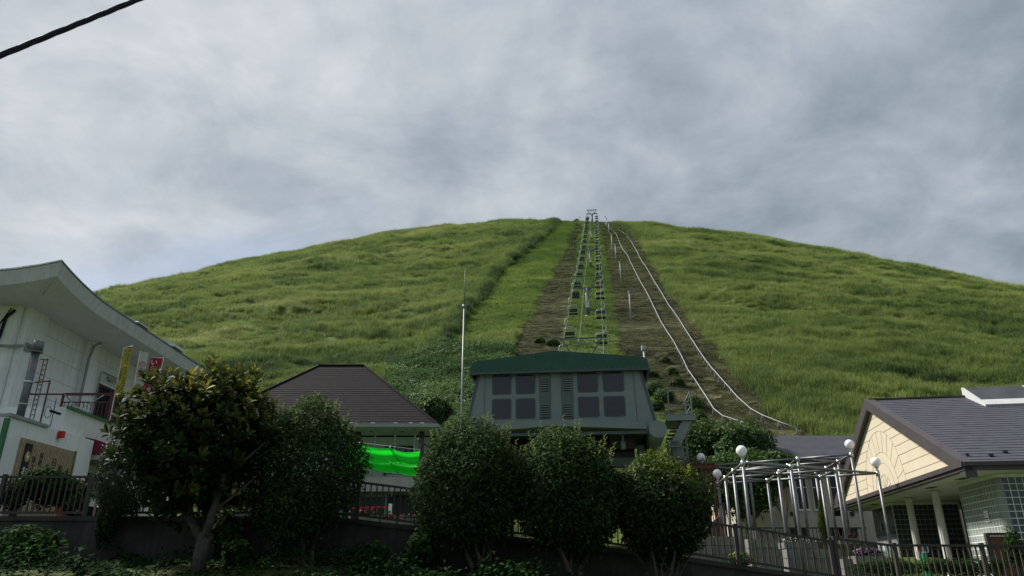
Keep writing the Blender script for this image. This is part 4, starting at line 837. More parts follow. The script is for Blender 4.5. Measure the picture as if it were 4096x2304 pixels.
part('wire', MB().tube([g_(1380, 1763, 25.4), g_(1685, 1800, 25.05)], .008, 5).tube([g_(1380, 1870, 25.1), g_(1690, 1906, 24.7)], .006, 5), M['steel'], SC)
for u, v in ((1441, 1770), (1562, 1785), (1682, 1800)): part('clip', MB().tube([g_(u, v - 4, 25.2), g_(u - 3, v + 10, 25.2)], .025, 6), M['white_paint'], SC)
part('mast', MB().tube([g_(1688, 1755, 25.0), Vector((g_(1688, 1755, 25).x, 25.0, 2.7))], .06, 8).bar(g_(1672, 1755, 25), g_(1715, 1790, 25.3), .05), M['brown_metal'], SC)
# entrance clutter seen through the sloping railing
p = at(1470, 2028, 24.0); RB = thing('queue_barrier', 'red queue barrier tape with a green ended stand', 'barrier', (p.x, 24, 2.75))
part('tape', MB().bar(at(1398, 2031, 24), at(1555, 2028, 24), .01, .055), M['red_paint'], RB); e = at(1560, 2028, 24)
part('stand', MB().box(e.x - .05, e.x + .06, 23.95, 24.05, 2.75, e.z + .1), M['white_paint'], RB); part('green_panel', MB().box(e.x - .04, e.x + .05, 23.93, 23.948, 2.8, e.z - .12), M['green_sign'], RB)
e = at(1401, 2031, 24); part('stand', MB().tube([(e.x, 24, 2.75), (e.x, 24, e.z + .05)], .025, 8), M['steel'], RB)
def flowers(label, c, r, n, petal, seed, box=None):
    c = Vector(c); t = thing('flower_planter', label, 'flowers', (c.x, c.y, c.z - r[2] - .12), 'planters of flowers')
    part('trough', box or MB().box(c.x - r[0] * .95, c.x + r[0] * .95, c.y - r[1], c.y + r[1], c.z - r[2] - .12, c.z - r[2] * .4), M['stone'], t)
    V, Fc, d, rr, g = crown(c, r, n, .07, .024, seed, .2, .5); link('foliage', arr_mesh('foliage', V - np.asarray(t.location), Fc, vm, np.repeat(np.clip(.4 + .2 * g.normal(size=n), 0, 1), 4)), t)
    V, Fc, d, rr, g = crown(c + Vector((0, -.02, .03)), r, n // 3, .05, .024, seed + 1, .2, .3); k = np.repeat(d[:, 2] > -.2, 4); 
    link('blossom', arr_mesh('blossom', V - np.asarray(t.location), Fc, petal), t)
p = at(1470, 2055, 23); flowers('crimson flowers in a trough under the red tape', p, (.35, .15, .12), 260, M['pinkred'], 501)
p = at(1555, 2068, 22.5); flowers('dusty pink flowers at the foot of the green ended stand', p, (.22, .15, .1), 160, M['pinkred'], 502)
p = at(1640, 2070, 22.5); flowers('low pink flowers before the little white chain fence', p, (.35, .15, .08), 200, M['pinkred'], 503)
p = at(2110, 2108, 20); flowers('red flowers glimpsed between the two middle clipped trees', p, (.2, .15, .12), 200, M['red_paint'], 504)
p = at(1300, 2010, 20.5); 
blob('yard_shrub', 'yellow green shrub seen under the pale stemmed tree crown', 'shrub', at(930, 2000, 20.5), (.7, .4, .45), 1200, .12, .035, olive_leaf, 411)
p = at(940, 2040, 20.0); single('stone_trough', MB().box(p.x - .8, p.x + .8, 19.8, 20.2, 2.75, 3.1), M['stone'], 'stone trough behind the railing under the leathery tree', 'planter', (p.x, 20, 2.75))

# ------------------------------------------------------------------ lift station
ST = thing('lift_station', 'grey green chairlift drive station with a dark green tarpaulin roof', 'lift station', (2.12, 32.2, 2.6), rz=R(-6.6))
zb = 2.6
def LZ(z): return z - zb
fr_b, fr_t = LZ(7.72), LZ(10.25)
part('housing', MB().hexa([(-4.28, 0, fr_b), (4.28, 0, fr_b), (4.28, 5.6, fr_b), (-4.28, 5.6, fr_b)], [(-3.72, .06, fr_t), (3.72, .06, fr_t), (3.72, 5.5, fr_t), (-3.72, 5.5, fr_t)]), M['station'], ST, local=True)
for s in (-1, 1):
    part('corner_strip', MB().bar((s * 4.18, -.02, fr_b + .03), (s * 3.66, .035, fr_t - .06), .10, .02, up=(0, 1, 0)), M['station_dark'], ST, local=True)
    part('panel_seam', MB().bar((s * 3.42, -.005, fr_b + .03), (s * 3.36, .05, fr_t - .06), .014, .012, up=(0, 1, 0)), M['machine'], ST, local=True)
def rrect(x0, x1, z0, z1, y, r, n=5):
    pts = []
    for cx, cz, a0 in ((x1 - r, z0 + r, -90), (x1 - r, z1 - r, 0), (x0 + r, z1 - r, 90), (x0 + r, z0 + r, 180)):
        for k in range(n + 1): a = R(a0 + 90 * k / n); pts.append((cx + r * math.cos(a), y, cz + r * math.sin(a)))
    return pts
for xa, xb in ((-3.05, -2.17), (-1.97, -1.07), (.84, 1.78), (1.98, 2.93)):
    for z0_, z1_ in ((9.13, 10.05), (8.0, 8.93)):
        yo = .06 * (z0_ - 7.72) / 2.5 - .012
        w = part('window', MB().prism(rrect(xa, xb, LZ(z0_), LZ(z1_), yo, .1), (0, .035, 0)), M['station_dark'], ST, local=True)
        part('pane', MB().prism(rrect(xa + .045, xb - .045, LZ(z0_) + .045, LZ(z1_) - .045, yo - .006, .085), (0, .006, 0)), M['tinted'], w, local=True)
sl_me = MB().box(-.15, .15, -.01, .012, -.016, .016).mesh('slat', M['station'])
rb_me = MB().box(-.009, .009, -.012, .0, 0, LZ(9.95) - LZ(8.0)).mesh('rib', M['station'])
for xa, xb in ((-.88, -.38), (.11, .63)):
    lv = part('louvre_panel', MB().prism(rrect(xa, xb, LZ(7.92), LZ(10.03), -.01, .01, 1), (0, .03, 0)), M['station_dark'], ST, local=True)
    for i in range(9): link('rib', rb_me, lv, (xa + .05 + i * (xb - xa - .1) / 8, -.011, LZ(8.0)))
    for z0_ in (8.02, 9.2):
        part('vent_opening', MB().box(xa + .06, xb - .06, -.026, -.0235, LZ(z0_), LZ(z0_) + .56), M['black_paint'], lv, local=True)
        for i in range(5): o = link('slat', sl_me, lv, ((xa + xb) / 2, -.038, LZ(z0_) + .07 + i * .105)); o.scale.x = (xb - xa - .14) / .3
# tarpaulin roof
def roof_sec(y, d=0.0): return [(-4.06 - d, y, LZ(10.14)), (-4.02 - d, y, LZ(10.5)), (-3.86, y, LZ(10.64)), (-.2, y, LZ(11.06) + d), (3.84, y, LZ(10.64)), (4.02 + d, y, LZ(10.5)), (4.06 + d, y, LZ(10.14))]
rs = [[(p[0], p[1], p[2]) for p in roof_sec(y, d)] for y, d in ((-.22, 0), (-.05, .02), (1.5, .0), (3.5, .02), (5.8, 0))]
tp_ = part('tarpaulin', MB().grid(rs).add(rs[0], [tuple(range(7))]).add(rs[-1], [tuple(range(7))[::-1]]), M['station_roof'], ST, local=True)
hm = MB()
for k in range(30): x = -3.9 + k * .269; hm.box(x - .012, x + .012, -.245, -.221, LZ(10.175), LZ(10.235))
part('lashing', hm, M['rope'], tp_, local=True)
part('roof_edge', MB().box(-4.08, 4.08, -.26, -.13, LZ(10.03), LZ(10.139)).box(-4.1, -4.0, -.13, 5.8, LZ(10.03), LZ(10.139)).box(4.0, 4.1, -.13, 5.8, LZ(10.03), LZ(10.139)), M['station_dark'], ST, local=True)
for x in (-2.1, 1.85): part('cable_drop', MB().tube([(x, -.06, LZ(10.05)), (x, -.05, LZ(9.9))], .012, 5), M['machine'], ST, local=True)
# chevron front beam, end tubes, machinery, legs
ax_ = -.28
for xa, xb, za1, zb1 in ((-4.2, ax_, 7.62, 7.86), (ax_, 3.75, 7.86, 7.64)):
    part('front_beam', MB().hexa([(xa, -.5, LZ(za1) - .3), (xb, -.5, LZ(zb1) - .3), (xb, -.12, LZ(zb1) - .3), (xa, -.12, LZ(za1) - .3)], [(xa, -.5, LZ(za1)), (xb, -.5, LZ(zb1)), (xb, -.12, LZ(zb1)), (xa, -.12, LZ(za1))]), M['station'], ST, local=True)
part('underframe', MB().box(-4.0, 4.0, -.1, 5.4, LZ(7.42), LZ(7.69)), M['station_dark'], ST, local=True)
part('beam_lip', MB().box(-4.2, 3.9, -.42, -.36, LZ(7.16), LZ(7.29)).box(3.2, 3.95, -.2, .3, LZ(7.35), LZ(7.6)), M['station_dark'], ST, local=True)
for s in (-1, 1):
    x = 4.22 * s; part('end_tube', MB().tube([(x, -.75, LZ(7.28)), (x, 5.2, LZ(7.1))], .36, 24), M['station'], ST, True, True)
    part('end_cap', MB().tube([(x, -.79, LZ(7.28)), (x, -.751, LZ(7.28))], .375, 24), M['station'], ST, local=True)
    part('end_plate', MB().box(x - .5 * s - .28, x - .5 * s + .28, -.3, -.12, LZ(7.18), LZ(7.74)), M['station'], ST, local=True)
    part('leg', MB().box(s * 3.9 - .35, s * 3.9 + .35, 3.4, 4.4, 0, LZ(7.4)), M['station_dark'], ST, local=True)
part('machinery_deck', MB().box(-3.45, 3.3, 1.6, 5.2, LZ(6.45), LZ(6.74)).box(-3.3, -2.3, .8, 4.8, LZ(6.7), LZ(7.4)).box(2.2, 3.3, .9, 4.8, LZ(6.76), LZ(7.4)).box(-2.2, 2.1, 4.95, 5.15, LZ(5.2), LZ(7.4)), M['machine'], ST, local=True)
bw = part('bullwheel', MB().tube([(0, 2.9, LZ(6.78)), (0, 2.9, LZ(6.98))], 1.95, 40), M['machine'], ST, local=True)
part('wheel_rim', MB().tube([(2.0 * math.cos(a), 2.9 + 2.0 * math.sin(a), LZ(6.9)) for a in np.linspace(0, 2 * PI, 41)], .07, 8, False), M['station_dark'], bw, True, True)
part('gearbox', MB().box(-.8, .8, 2.2, 3.6, LZ(6.0), LZ(6.75)).tube([(0, 2.9, LZ(5.4)), (0, 2.9, LZ(6.0))], .4, 16), M['machine'], ST, local=True)
part('hydraulic_ram', MB().tube([(2.75, .2, LZ(7.3)), (2.75, .25, LZ(6.95))], .05, 10).tube([(2.75, .25, LZ(6.97)), (2.75, .3, LZ(6.6))], .11, 12).box(2.55, 2.95, .1, .4, LZ(7.25), LZ(7.42)), M['station'], ST, True, True)
part('lower_frame', MB().box(1.2, 3.6, 1.0, 1.3, LZ(6.0), LZ(6.35)).box(1.6, 1.75, .9, 1.1, LZ(5.2), LZ(6.5)).box(3.4, 3.7, 1.0, 1.3, LZ(5.3), LZ(6.9)).box(-3.6, 3.6, 4.6, 5.0, LZ(5.6), LZ(6.1)), M['station_dark'], ST, local=True)
part('sheave', MB().tube([(1.62, .7, LZ(5.75)), (1.72, .7, LZ(5.75))], .42, 20).tube([(-1.6, .7, LZ(5.75)), (-1.7, .7, LZ(5.75))], .42, 20), M['machine'], ST, local=True)
# side platform with railing and stair
pf = part('platform', MB().box(4.75, 5.95, .4, 2.6, LZ(7.86), LZ(8.0)), M['station_dark'], ST, local=True)
part('platform_edge', MB().box(4.72, 5.98, .34, .4, LZ(7.84), LZ(8.08)), M['station'], pf, local=True)
rg = MB()
for a in ((4.86, .42), (5.86, .42), (5.86, 2.5)): rg.bar((a[0], a[1], LZ(8.0)), (a[0], a[1], LZ(9.18)), .055)
for z in (9.18, 8.52): rg.bar((4.83, .42, LZ(z)), (5.86, .42, LZ(z)), .05).bar((5.86, .42, LZ(z)), (5.86, 2.5, LZ(z)), .05)
rg.bar((4.3, .42, LZ(8.12)), (5.86, .42, LZ(8.12)), .04)
part('platform_railing', rg, M['station'], ST, local=True)
st_ = MB()
for x in (4.8, 5.2): st_.hexa([(x, 1.0, LZ(6.85)), (x + .06, 1.0, LZ(6.85)), (x + .66, 1.0, LZ(7.8)), (x + .6, 1.0, LZ(7.8))], [(x, 1.3, LZ(6.85)), (x + .06, 1.3, LZ(6.85)), (x + .66, 1.3, LZ(7.8)), (x + .6, 1.3, LZ(7.8))])
st_.hexa([(4.75, .45, LZ(6.75)), (5.25, .45, LZ(6.75)), (5.85, .45, LZ(7.84)), (5.4, .45, LZ(7.84))], [(4.75, .6, LZ(6.75)), (5.25, .6, LZ(6.75)), (5.85, .6, LZ(7.84)), (5.4, .6, LZ(7.84))]).box(4.7, 5.2, .45, .6, LZ(6.7), LZ(6.95))
part('stair_bracket', st_, M['station'], ST, local=True)
tr_me = MB().box(-.25, .25, .62, .95, -.02, .02).mesh('tread', M['station_dark'])
for i in range(5): link('tread', tr_me, ST, (4.85 + .08 * i, 0, LZ(6.95) + i * .16))
part('platform_leg', MB().box(4.95, 5.45, 1.2, 1.9, 0, LZ(6.9)).bar((5.8, 2.3, 0), (5.7, 2.3, LZ(7.84)), .1).box(4.7, 4.8, .9, 1.0, 0, LZ(6.8)), M['station'], ST, local=True)
# slim poles by the station
fpz = float(terr(-2.6, 36)); pt = at(1858, 1070, 36.5); pb_ = at(1845, 1690, 36.5)
FP = thing('tall_pole', 'tall thin pale pole with a tapering rod left of the lift station', 'pole', (pb_.x, 36.5, fpz))
pm = at(1854, 1225, 36.5); part('mast', MB().tube([(pb_.x, 36.5, fpz - .2), (pb_.x, 36.5, pm.z)], [.055, .045], 10), M['pole'], FP, True)
part('rod', MB().tube([(pb_.x, 36.5, pm.z), (pb_.x, 36.5, pt.z - 1.0), (pb_.x, 36.5, pt.z)], [.042, .03, .008], 8), M['rust_pole'], FP, True); part('collar', MB().tube([(pb_.x, 36.5, pm.z - .1), (pb_.x, 36.5, pm.z + .08)], .1, 10), M['pole'], FP, True)

# ------------------------------------------------------------------ the chairlift up the slope
LA = math.atan(.1305); ldir = Vector((math.sin(LA), math.cos(LA), 0)); lside = Vector((math.cos(LA), -math.sin(LA), 0))
def gz(x, y): return float(terr(x, y))
TOW = [(69, 2), (106, 3), (163, 4), (217, 5), (280, 6), (301, 7)]
ORD = {2: 'lowest lift tower, its V frame showing above the station roof', 3: 'lift tower numbered three with a white notice on its mast', 4: 'lift tower numbered four, next above the one numbered three', 5: 'third complete lift tower up the slope, above the one numbered four', 6: 'lift tower standing against the sky at the top of the slope', 7: 'lift frame behind the topmost tower on the crest'}
ARM = {}
for Y, n in TOW:
    x = lift_x(Y); g0 = gz(x, Y); h = 2.75 if n == 2 else 4.75; b = Vector((x, Y, g0)); a = b + Vector((0, 0, h)); ARM[Y] = a
    t = thing('lift_tower', ORD[n], 'lift tower', b, 'lift towers up the slope')
    part('mast', MB().tube([b - Vector((0, 0, .4)), b + Vector((0, 0, h - .1))], [.31, .27], 16).tube([b - Vector((0, 0, .3)), b + Vector((0, 0, .12))], .45, 16), M['tower'], t, True)
    am = MB()
    for s in (-1, 1): am.bar(a + lside * s * .1 - Vector((0, 0, .3)), a + lside * s * .75 + Vector((0, 0, .02)), .26, .3).bar(a + lside * s * .6 + Vector((0, 0, .05)), a + lside * s * 2.15 + Vector((0, 0, .12)), .24, .22)
    am.bar(a - lside * .75 - Vector((0, 0, .02)), a + lside * .75 - Vector((0, 0, .02)), .24, .2)
    part('crossarm', am, M['tower'], t)
    for s in (-1, 1):
        c = a + lside * s * 2.08 + Vector((0, 0, .28)); slope = Vector((ldir.x, ldir.y, .54)).normalized()
        sh = part('sheave_train', MB().bar(c - slope * 1.0, c + slope * 1.0, .12, .14), M['tower'], t)
        for k in (-.8, -.3, .3, .8): part('sheave', MB().tube([c + slope * k + lside * .05 + Vector((0, 0, .1)), c + slope * k + lside * .13 + Vector((0, 0, .1))], .16, 12), M['machine'], sh)
    fm_ = MB()
    for s in (-1, 1): fm_.bar(a + lside * s * .85 + Vector((0, 0, .1)), a + lside * s * 2.0 + Vector((0, 0, 2.0)), .12).bar(a + lside * s * .85 + Vector((0, 0, .1)), a + lside * s * .08 + Vector((0, 0, 1.95)), .06)
    fm_.bar(a - lside * 2.15 + Vector((0, 0, 2.0)), a + lside * 2.15 + Vector((0, 0, 2.0)), .12)
    part('service_frame', fm_, M['tower'], t)
    if n in (3, 4, 5):
        p = b - ldir * .33 + Vector((0, 0, 2.0)); nb = part('notice', MB().bar(p - Vector((0, 0, .62)), p + Vector((0, 0, .62)), .5, .02, up=-ldir), M['white_paint'], t)
        rz = -LA
        text('number', str(n), .62, M['white_paint'], t, p + Vector((0, 0, 1.0)), (PI / 2, 0, rz), .01)
        rg_ = MB(); q = p - ldir * .02 + Vector((0, 0, .33)); rg_.tube([q + lside * .18 * math.cos(k) + Vector((0, 0, .18 * math.sin(k))) for k in np.linspace(0, 2 * PI, 17)], .03, 5, False).bar(q - lside * .12 + Vector((0, 0, .12)), q + lside * .12 - Vector((0, 0, .12)), .04); part('prohibition_mark', rg_, M['red_paint'], nb)
        mk = MB(); mk.bar(q - lside * .08, q + lside * .08, .05, .03)
        for k in range(4): mk.bar(p - ldir * .02 - lside * .17 - Vector((0, 0, .02 + .13 * k)), p - ldir * .02 + lside * .17 - Vector((0, 0, .02 + .13 * k)), .012, .03)
        part('notice_print', mk, M['black_paint'], nb)
# haul ropes: from the bullwheel over every tower
keys = [Vector((lift_x(36.5), 36.5, 7.1))] + [ARM[Y] + Vector((0, 0, .44)) for Y, n in TOW] + [Vector((lift_x(318), 318, ARM[301].z + 2.2))]
def rope_at(Y):
    for a, b in zip(keys[:-1], keys[1:]):
        if a.y <= Y <= b.y: f = (Y - a.y) / (b.y - a.y); p = a.lerp(b, f); p.z -= min(.5, (b.y - a.y) * .008) * 4 * f * (1 - f); return p
for s, lb in ((-1, 'haul rope carrying the uphill chairs on the left'), (1, 'haul rope carrying the downhill chairs on the right')):
    single('haul_rope', MB().tube([rope_at(y) + lside * s * 2.12 for y in np.linspace(36.6, 317, 90)], .02, 6), M['rope'], lb, 'rope', tuple(keys[0]), 'lift ropes', True)
single('signal_cable', MB().tube([rope_at(y) + Vector((0, 0, 1.5)) - lside * .25 + Vector((0, 0, .15 * math.sin(y * .4))) for y in np.linspace(66, 300, 80)], .02, 5), M['rope'], 'pale signal cable strung along the middle of the lift towers', 'cable', tuple(keys[1]), None, True)
# chairs
def chair(up):
    """Chair hanging below a grip at the origin; +Y is uphill, hanger bows outwards (s)."""
    s = -1 if up else 1; root = bpy.data.objects.new('lift_chair', None); C.objects.link(root)
    h = [(0, 0, .05), (0, 0, -.12), (s * .30, 0, -.30), (s * .40, 0, -.6), (s * .38, 0, -1.0), (s * .22, 0, -1.25), (-s * .08, 0, -1.33)]
    part('hanger', MB().tube(h, .05, 8), M['chair_frame'], root, True, True); part('grip', MB().box(-.22, .22, -.08, .08, -.05, .07), M['chair_frame'], root, local=True)
    cx = -s * .12; fr = []
    for p in ((-.62, -2.62), (-.66, -2.2), (-.62, -1.62), (-.48, -1.40), (-.2, -1.33), (.2, -1.33), (.48, -1.40), (.62, -1.62), (.66, -2.2), (.62, -2.62)): fr.append((cx + p[0], 0, p[1]))
    part('frame', MB().tube(fr, .03, 6).bar((cx - .55, 0, -1.52), (cx + .55, 0, -1.52), .04).bar((cx - .64, .25 * (1 if up else -1), -2.66), (cx - .62, -.15, -2.3), .03).bar((cx + .64, .25 * (1 if up else -1), -2.66), (cx + .62, -.15, -2.3), .03), M['chair_frame'], root, True, True)
    f = 1 if up else -1
    part('seat', MB().hexa([(cx - .56, -.06 * f, -2.76), (cx + .56, -.06 * f, -2.76), (cx + .56, .48 * f, -2.72), (cx - .56, .48 * f, -2.72)], [(cx - .56, -.06 * f, -2.62), (cx + .56, -.06 * f, -2.62), (cx + .56, .44 * f, -2.56), (cx - .56, .44 * f, -2.56)]), M['chair_seat'], root, local=True)
    zb_ = -2.50 if up else -1.95
    part('backrest', MB().hexa([(cx - .56, -.10 * f, zb_), (cx + .56, -.10 * f, zb_), (cx + .56, -.04 * f, zb_), (cx - .56, -.04 * f, zb_)], [(cx - .56, -.16 * f, zb_ + .46), (cx + .56, -.16 * f, zb_ + .46), (cx + .56, -.10 * f, zb_ + .46), (cx - .56, -.10 * f, zb_ + .46)]), M['chair_seat'], root, local=True)
    return root
ordw = ['first', 'second', 'third', 'fourth', 'fifth', 'sixth', 'seventh', 'eighth', 'ninth', 'tenth', 'eleventh', 'twelfth', 'thirteenth', 'fourteenth', 'fifteenth', 'sixteenth', 'seventeenth', 'eighteenth', 'nineteenth', 'twentieth', 'twenty-first']
protos = {-1: chair(True), 1: chair(False)}
occupied = []
for s, y0 in ((-1, 73.5), (1, 70.0)):
    k = 0; Y = y0
    while Y < 306:
        r = protos[s] if k == 0 else copy_tree(protos[s])
        p = rope_at(Y) + lside * s * 2.12; r.location = p; r.rotation_euler = (0, 0, -LA); r.scale = (1.12, 1.05, 1.0)
        way = 'uphill chair on the left rope' if s < 0 else 'downhill chair on the right rope'
        rid_ = s < 0 and k in (0, 3, 15, 16)
        tag(r, f"{'occupied' if rid_ else 'empty'} {way}, {ordw[k]} up from the station roof", 'lift chair', 'chairs on the lift')
        if rid_: occupied.append((k, p))
        k += 1; Y += 12.6
# riders, seen from behind
def rider_mesh(seed):
    g = random.Random(seed); bm = bpy.data.meshes.new('person')
    V = [(0, .10, 0), (0, .06, .25), (0, .02, .46), (0, .03, .60), (0, .05, .70), (0, .06, .82),               # hips, waist, chest, neck, head
         (.12, .12, -.02), (.13, .50, 0), (.13, .54, -.40), (.13, .64, -.45), (-.12, .12, -.02), (-.13, .50, 0), (-.13, .54, -.40), (-.13, .64, -.45),
         (.20, .02, .50), (.25, .08, .26), (.17, .32, .15), (-.20, .02, .50), (-.25, .08, .26), (-.17, .32, .15)]
    Ed = [(0, 1), (1, 2), (2, 3), (3, 4), (4, 5), (0, 6), (6, 7), (7, 8), (8, 9), (0, 10), (10, 11), (11, 12), (12, 13), (2, 14), (14, 15), (15, 16), (2, 17), (17, 18), (18, 19)]
    Rr = [.15, .14, .17, .07, .10, .10, .10, .075, .05, .045, .10, .075, .05, .045, .075, .055, .04, .075, .055, .04]
    bm.from_pydata(V, Ed, []); bm.materials.append(M['dark_cloth']); return bm, Rr
def rider(label, loc):
    me, Rr = rider_mesh(1); o = link('person', me, None, loc); o.rotation_euler = (0, 0, -LA); tag(o, label, 'person', 'riders on the lift')
    o.modifiers.new('skin', 'SKIN'); 
    for i, r in enumerate(Rr): me.skin_vertices[0].data[i].radius = (r, r)
    me.skin_vertices[0].data[0].use_root = True
    o.modifiers.new('sub', 'SUBSURF').levels = 1; o.modifiers['sub'].render_levels = 1
    return o
o_ = bpy.data.objects.new('tmp', bpy.data.meshes.new('tmp')); bpy.data.objects.remove(o_)
def make_riders():
    for k, p in occupied:
        for dx_, who in ((-.27, 'left'), (.29, 'right')):
            where = {0: 'on the chair just above the station roof', 3: 'on the chair beside the tower numbered three', 15: 'on the second highest occupied chair', 16: 'on the highest occupied chair'}[k]
            c = p + lside * (.12 + dx_) + Vector((0, 0, -2.43)) + ldir * .05
            rider(f'{who} hand rider in dark clothes {where}', c)
def add_skin_layer(me):
    if not len(me.skin_vertices):
        o = bpy.data.objects.new('s', me); C.objects.link(o); bpy.context.view_layer.objects.active = o; o.select_set(True); bpy.ops.mesh.customdata_skin_add(); bpy.data.objects.remove(o)
_rm, _rr = rider_mesh(1); add_skin_layer(_rm)
for i, r in enumerate(_rr): _rm.skin_vertices[0].data[i].radius = (r, r)
_rm.skin_vertices[0].data[0].use_root = True
_tmp = bpy.data.objects.new('t', _rm); C.objects.link(_tmp); _tmp.modifiers.new('skin', 'SKIN'); _sb = _tmp.modifiers.new('sub', 'SUBSURF'); _sb.levels = 1
bpy.context.view_layer.update(); _ev = _tmp.evaluated_get(bpy.context.evaluated_depsgraph_get()); RIDER = bpy.data.meshes.new_from_object(_ev); bpy.data.objects.remove(_tmp)
if not RIDER.materials: RIDER.materials.append(M['dark_cloth'])
def rider(label, loc):
    o = link('person', RIDER, None, loc); o.rotation_euler = (0, 0, -LA); return tag(o, label, 'person', 'riders on the lift')
make_riders()
# top-of-hill hut, mast
p = hit(2322, 903); p = Vector((lift_x(303) - 7.5, 303, gz(lift_x(303) - 7.5, 303)))
HT = thing('summit_hut', 'tiny dark roofed hut on the crest left of the topmost tower', 'hut', p)
part('wall', MB().box(p.x - 1.1, p.x + 1.1, p.y, p.y + 2, p.z - .3, p.z + 1.5), M['grey_wall'], HT); part('roof', MB().prism([(p.x - 1.3, p.y - .2, p.z + 1.4), (p.x + 1.3, p.y - .2, p.z + 1.6), (p.x + .2, p.y - .2, p.z + 2.3)], (0, 2.4, 0)), M['roof_trim'], HT)
part('flue', MB().tube([(p.x + 1.3, p.y, p.z), (p.x + 1.35, p.y, p.z + 3.6)], .1, 6), M['tower'], HT)
p = Vector((19.5, 306, gz(19.5, 306)))
AN = thing('summit_antenna', 'thin antenna mast on the crest left of the lift', 'antenna', p)
part('mast', MB().tube([p - Vector((0, 0, .3)), p + Vector((0, 0, 5.2))], [.09, .03], 6), M['tower'], AN); part('fitting', MB().box(p.x - .35, p.x + .35, p.y - .2, p.y + .2, p.z + 1.0, p.z + 1.5).box(p.x - .2, p.x + .2, p.y - .2, p.y + .2, p.z + 1.7, p.z + 2.2), M['tower'], AN)
# white marker posts beside the line
for i, (ub, vb, ut, vt, lb) in enumerate([(2423, 909, 2421, 865, 'highest white marker post on the crest'), (2428, 919, 2428, 873, 'second highest white marker post near the crest'), (2437, 944, 2436, 892, 'third white marker post below the crest'),
        (2450, 1021, 2446, 935, 'tall white marker post near the middle of the slope'), (2464, 1049, 2460, 976, 'white marker post right of the tower numbered four'), (2484, 1134, 2479, 1045, 'white marker post up the slope from the one beside the tower numbered three'),
        (2524, 1286, 2515, 1164, 'white marker post right of the tower numbered three'), (2586, 1545, 2578, 1382, 'white post just behind the right corner of the station roof')]):
    b = hit(ub, vb) if i < 7 else Vector((at(2586, 1560, 44).x, 44, gz(at(2586, 1560, 44).x, 44))); tz_ = at(ut, vt, b.y).z; r = .05 + b.y * .0002
    t = thing('marker_post', lb, 'post', b, 'white marker posts beside the lift'); part('shaft', MB().tube([b - Vector((0, 0, .3)), Vector((b.x, b.y, tz_ - .25))], r, 8), M['rail_pipe'], t, True)
    part('head', MB().box(b.x - r * 2.2, b.x + r * 2.2, b.y - r * 2, b.y + r * 2, tz_ - .3, tz_), M['rail_pipe'], t)
# two white pipe rails winding down the mown strip
RL = {'left': [(2436, 906), (2464, 936), (2491, 1000), (2511, 1025), (2545, 1098), (2579, 1162), (2609, 1222), (2643, 1295), (2699, 1385), (2755, 1501), (2821, 1600), (2857, 1660), (2893, 1690), (2986, 1723), (3060, 1745)],
      'right': [(2466, 912), (2498, 936), (2528, 972), (2562, 1038), (2592, 1085), (2618, 1132), (2652, 1188), (2699, 1261), (2755, 1350), (2821, 1455), (2880, 1528), (2953, 1614), (3006, 1660), (3052, 1690), (3118, 1716), (3192, 1742)]}
for nm, px in RL.items():
    pts = [hit(u, v + 4) for u, v in px]; dense = []
    for a, b in zip(pts[:-1], pts[1:]):
        n = max(1, int((b - a).length / 2.0)); dense += [a.lerp(b, i / n) for i in range(n)]
    dense.append(pts[-1]); dense = [Vector((p.x, p.y, gz(p.x, p.y))) for p in dense]; n = len(dense)
    t = thing('pipe_rail', f"{'left' if nm == 'left' else 'right'} of the two white pipe rails winding down the mown strip", 'rail', dense[-1], 'white pipe rails')
    top = [p + Vector((0, 0, .62)) for p in dense]
    part('pipe', MB().tube(top, [.022 + .00017 * p.y for p in top], 6), M['rail_pipe'], t, True)
    for p, q in zip(dense, top):
        if p.y > 150: continue
        part('leg', MB().tube([q, p + Vector((.22, -.1, -.1))], .028, 5).tube([q, p + Vector((-.2, .05, -.1))], .028, 5), M['rail_pipe'], t)

# ------------------------------------------------------------------ glass-block building at the right
GBZ = 1.3
GB = thing('glass_block_building', 'gabled building with cream pediment, glass block walls and grey slate roof', 'building', (13.5, 22.0, GBZ), rz=R(-9.4))
def gl(z): return z - GBZ
GW, RY, XL = 15.7, 7.85, 16.0; E0, RG = gl(4.62), gl(8.24); SF = gl(4.40)
nc = 30
for i in range(nc):
    f0, f1 = i / nc, min(1, (i + 1.12) / nc); y0, y1, z0, z1 = RY * f0, RY * f1, lerp(E0, RG, f0), lerp(E0, RG, f1)
    part('slate_course', MB().hexa([(.02, y0, z0), (XL, y0, z0), (XL, y1, z1), (.02, y1, z1)], [(.02, y0 - .009, z0 + .019), (XL, y0 - .009, z0 + .019), (XL, y1 - .003, z1 + .006), (.02, y1 - .003, z1 + .006)]), M['grey_roof'], GB, local=True)
part('roof', MB().add([(.3, 0.02, E0 - .03), (XL, 0.02, E0 - .03), (XL, RY, RG - .03), (.3, RY, RG - .03), (XL, GW, E0 - .03), (.3, GW, E0 - .03)], [(0, 1, 2, 3), (3, 2, 4, 5)]), M['grey_roof'], GB, local=True)
part('ridge_cap', MB().bar((0, RY, RG + .03), (XL, RY, RG + .03), .2, .06), M['roof_trim'], GB, local=True)
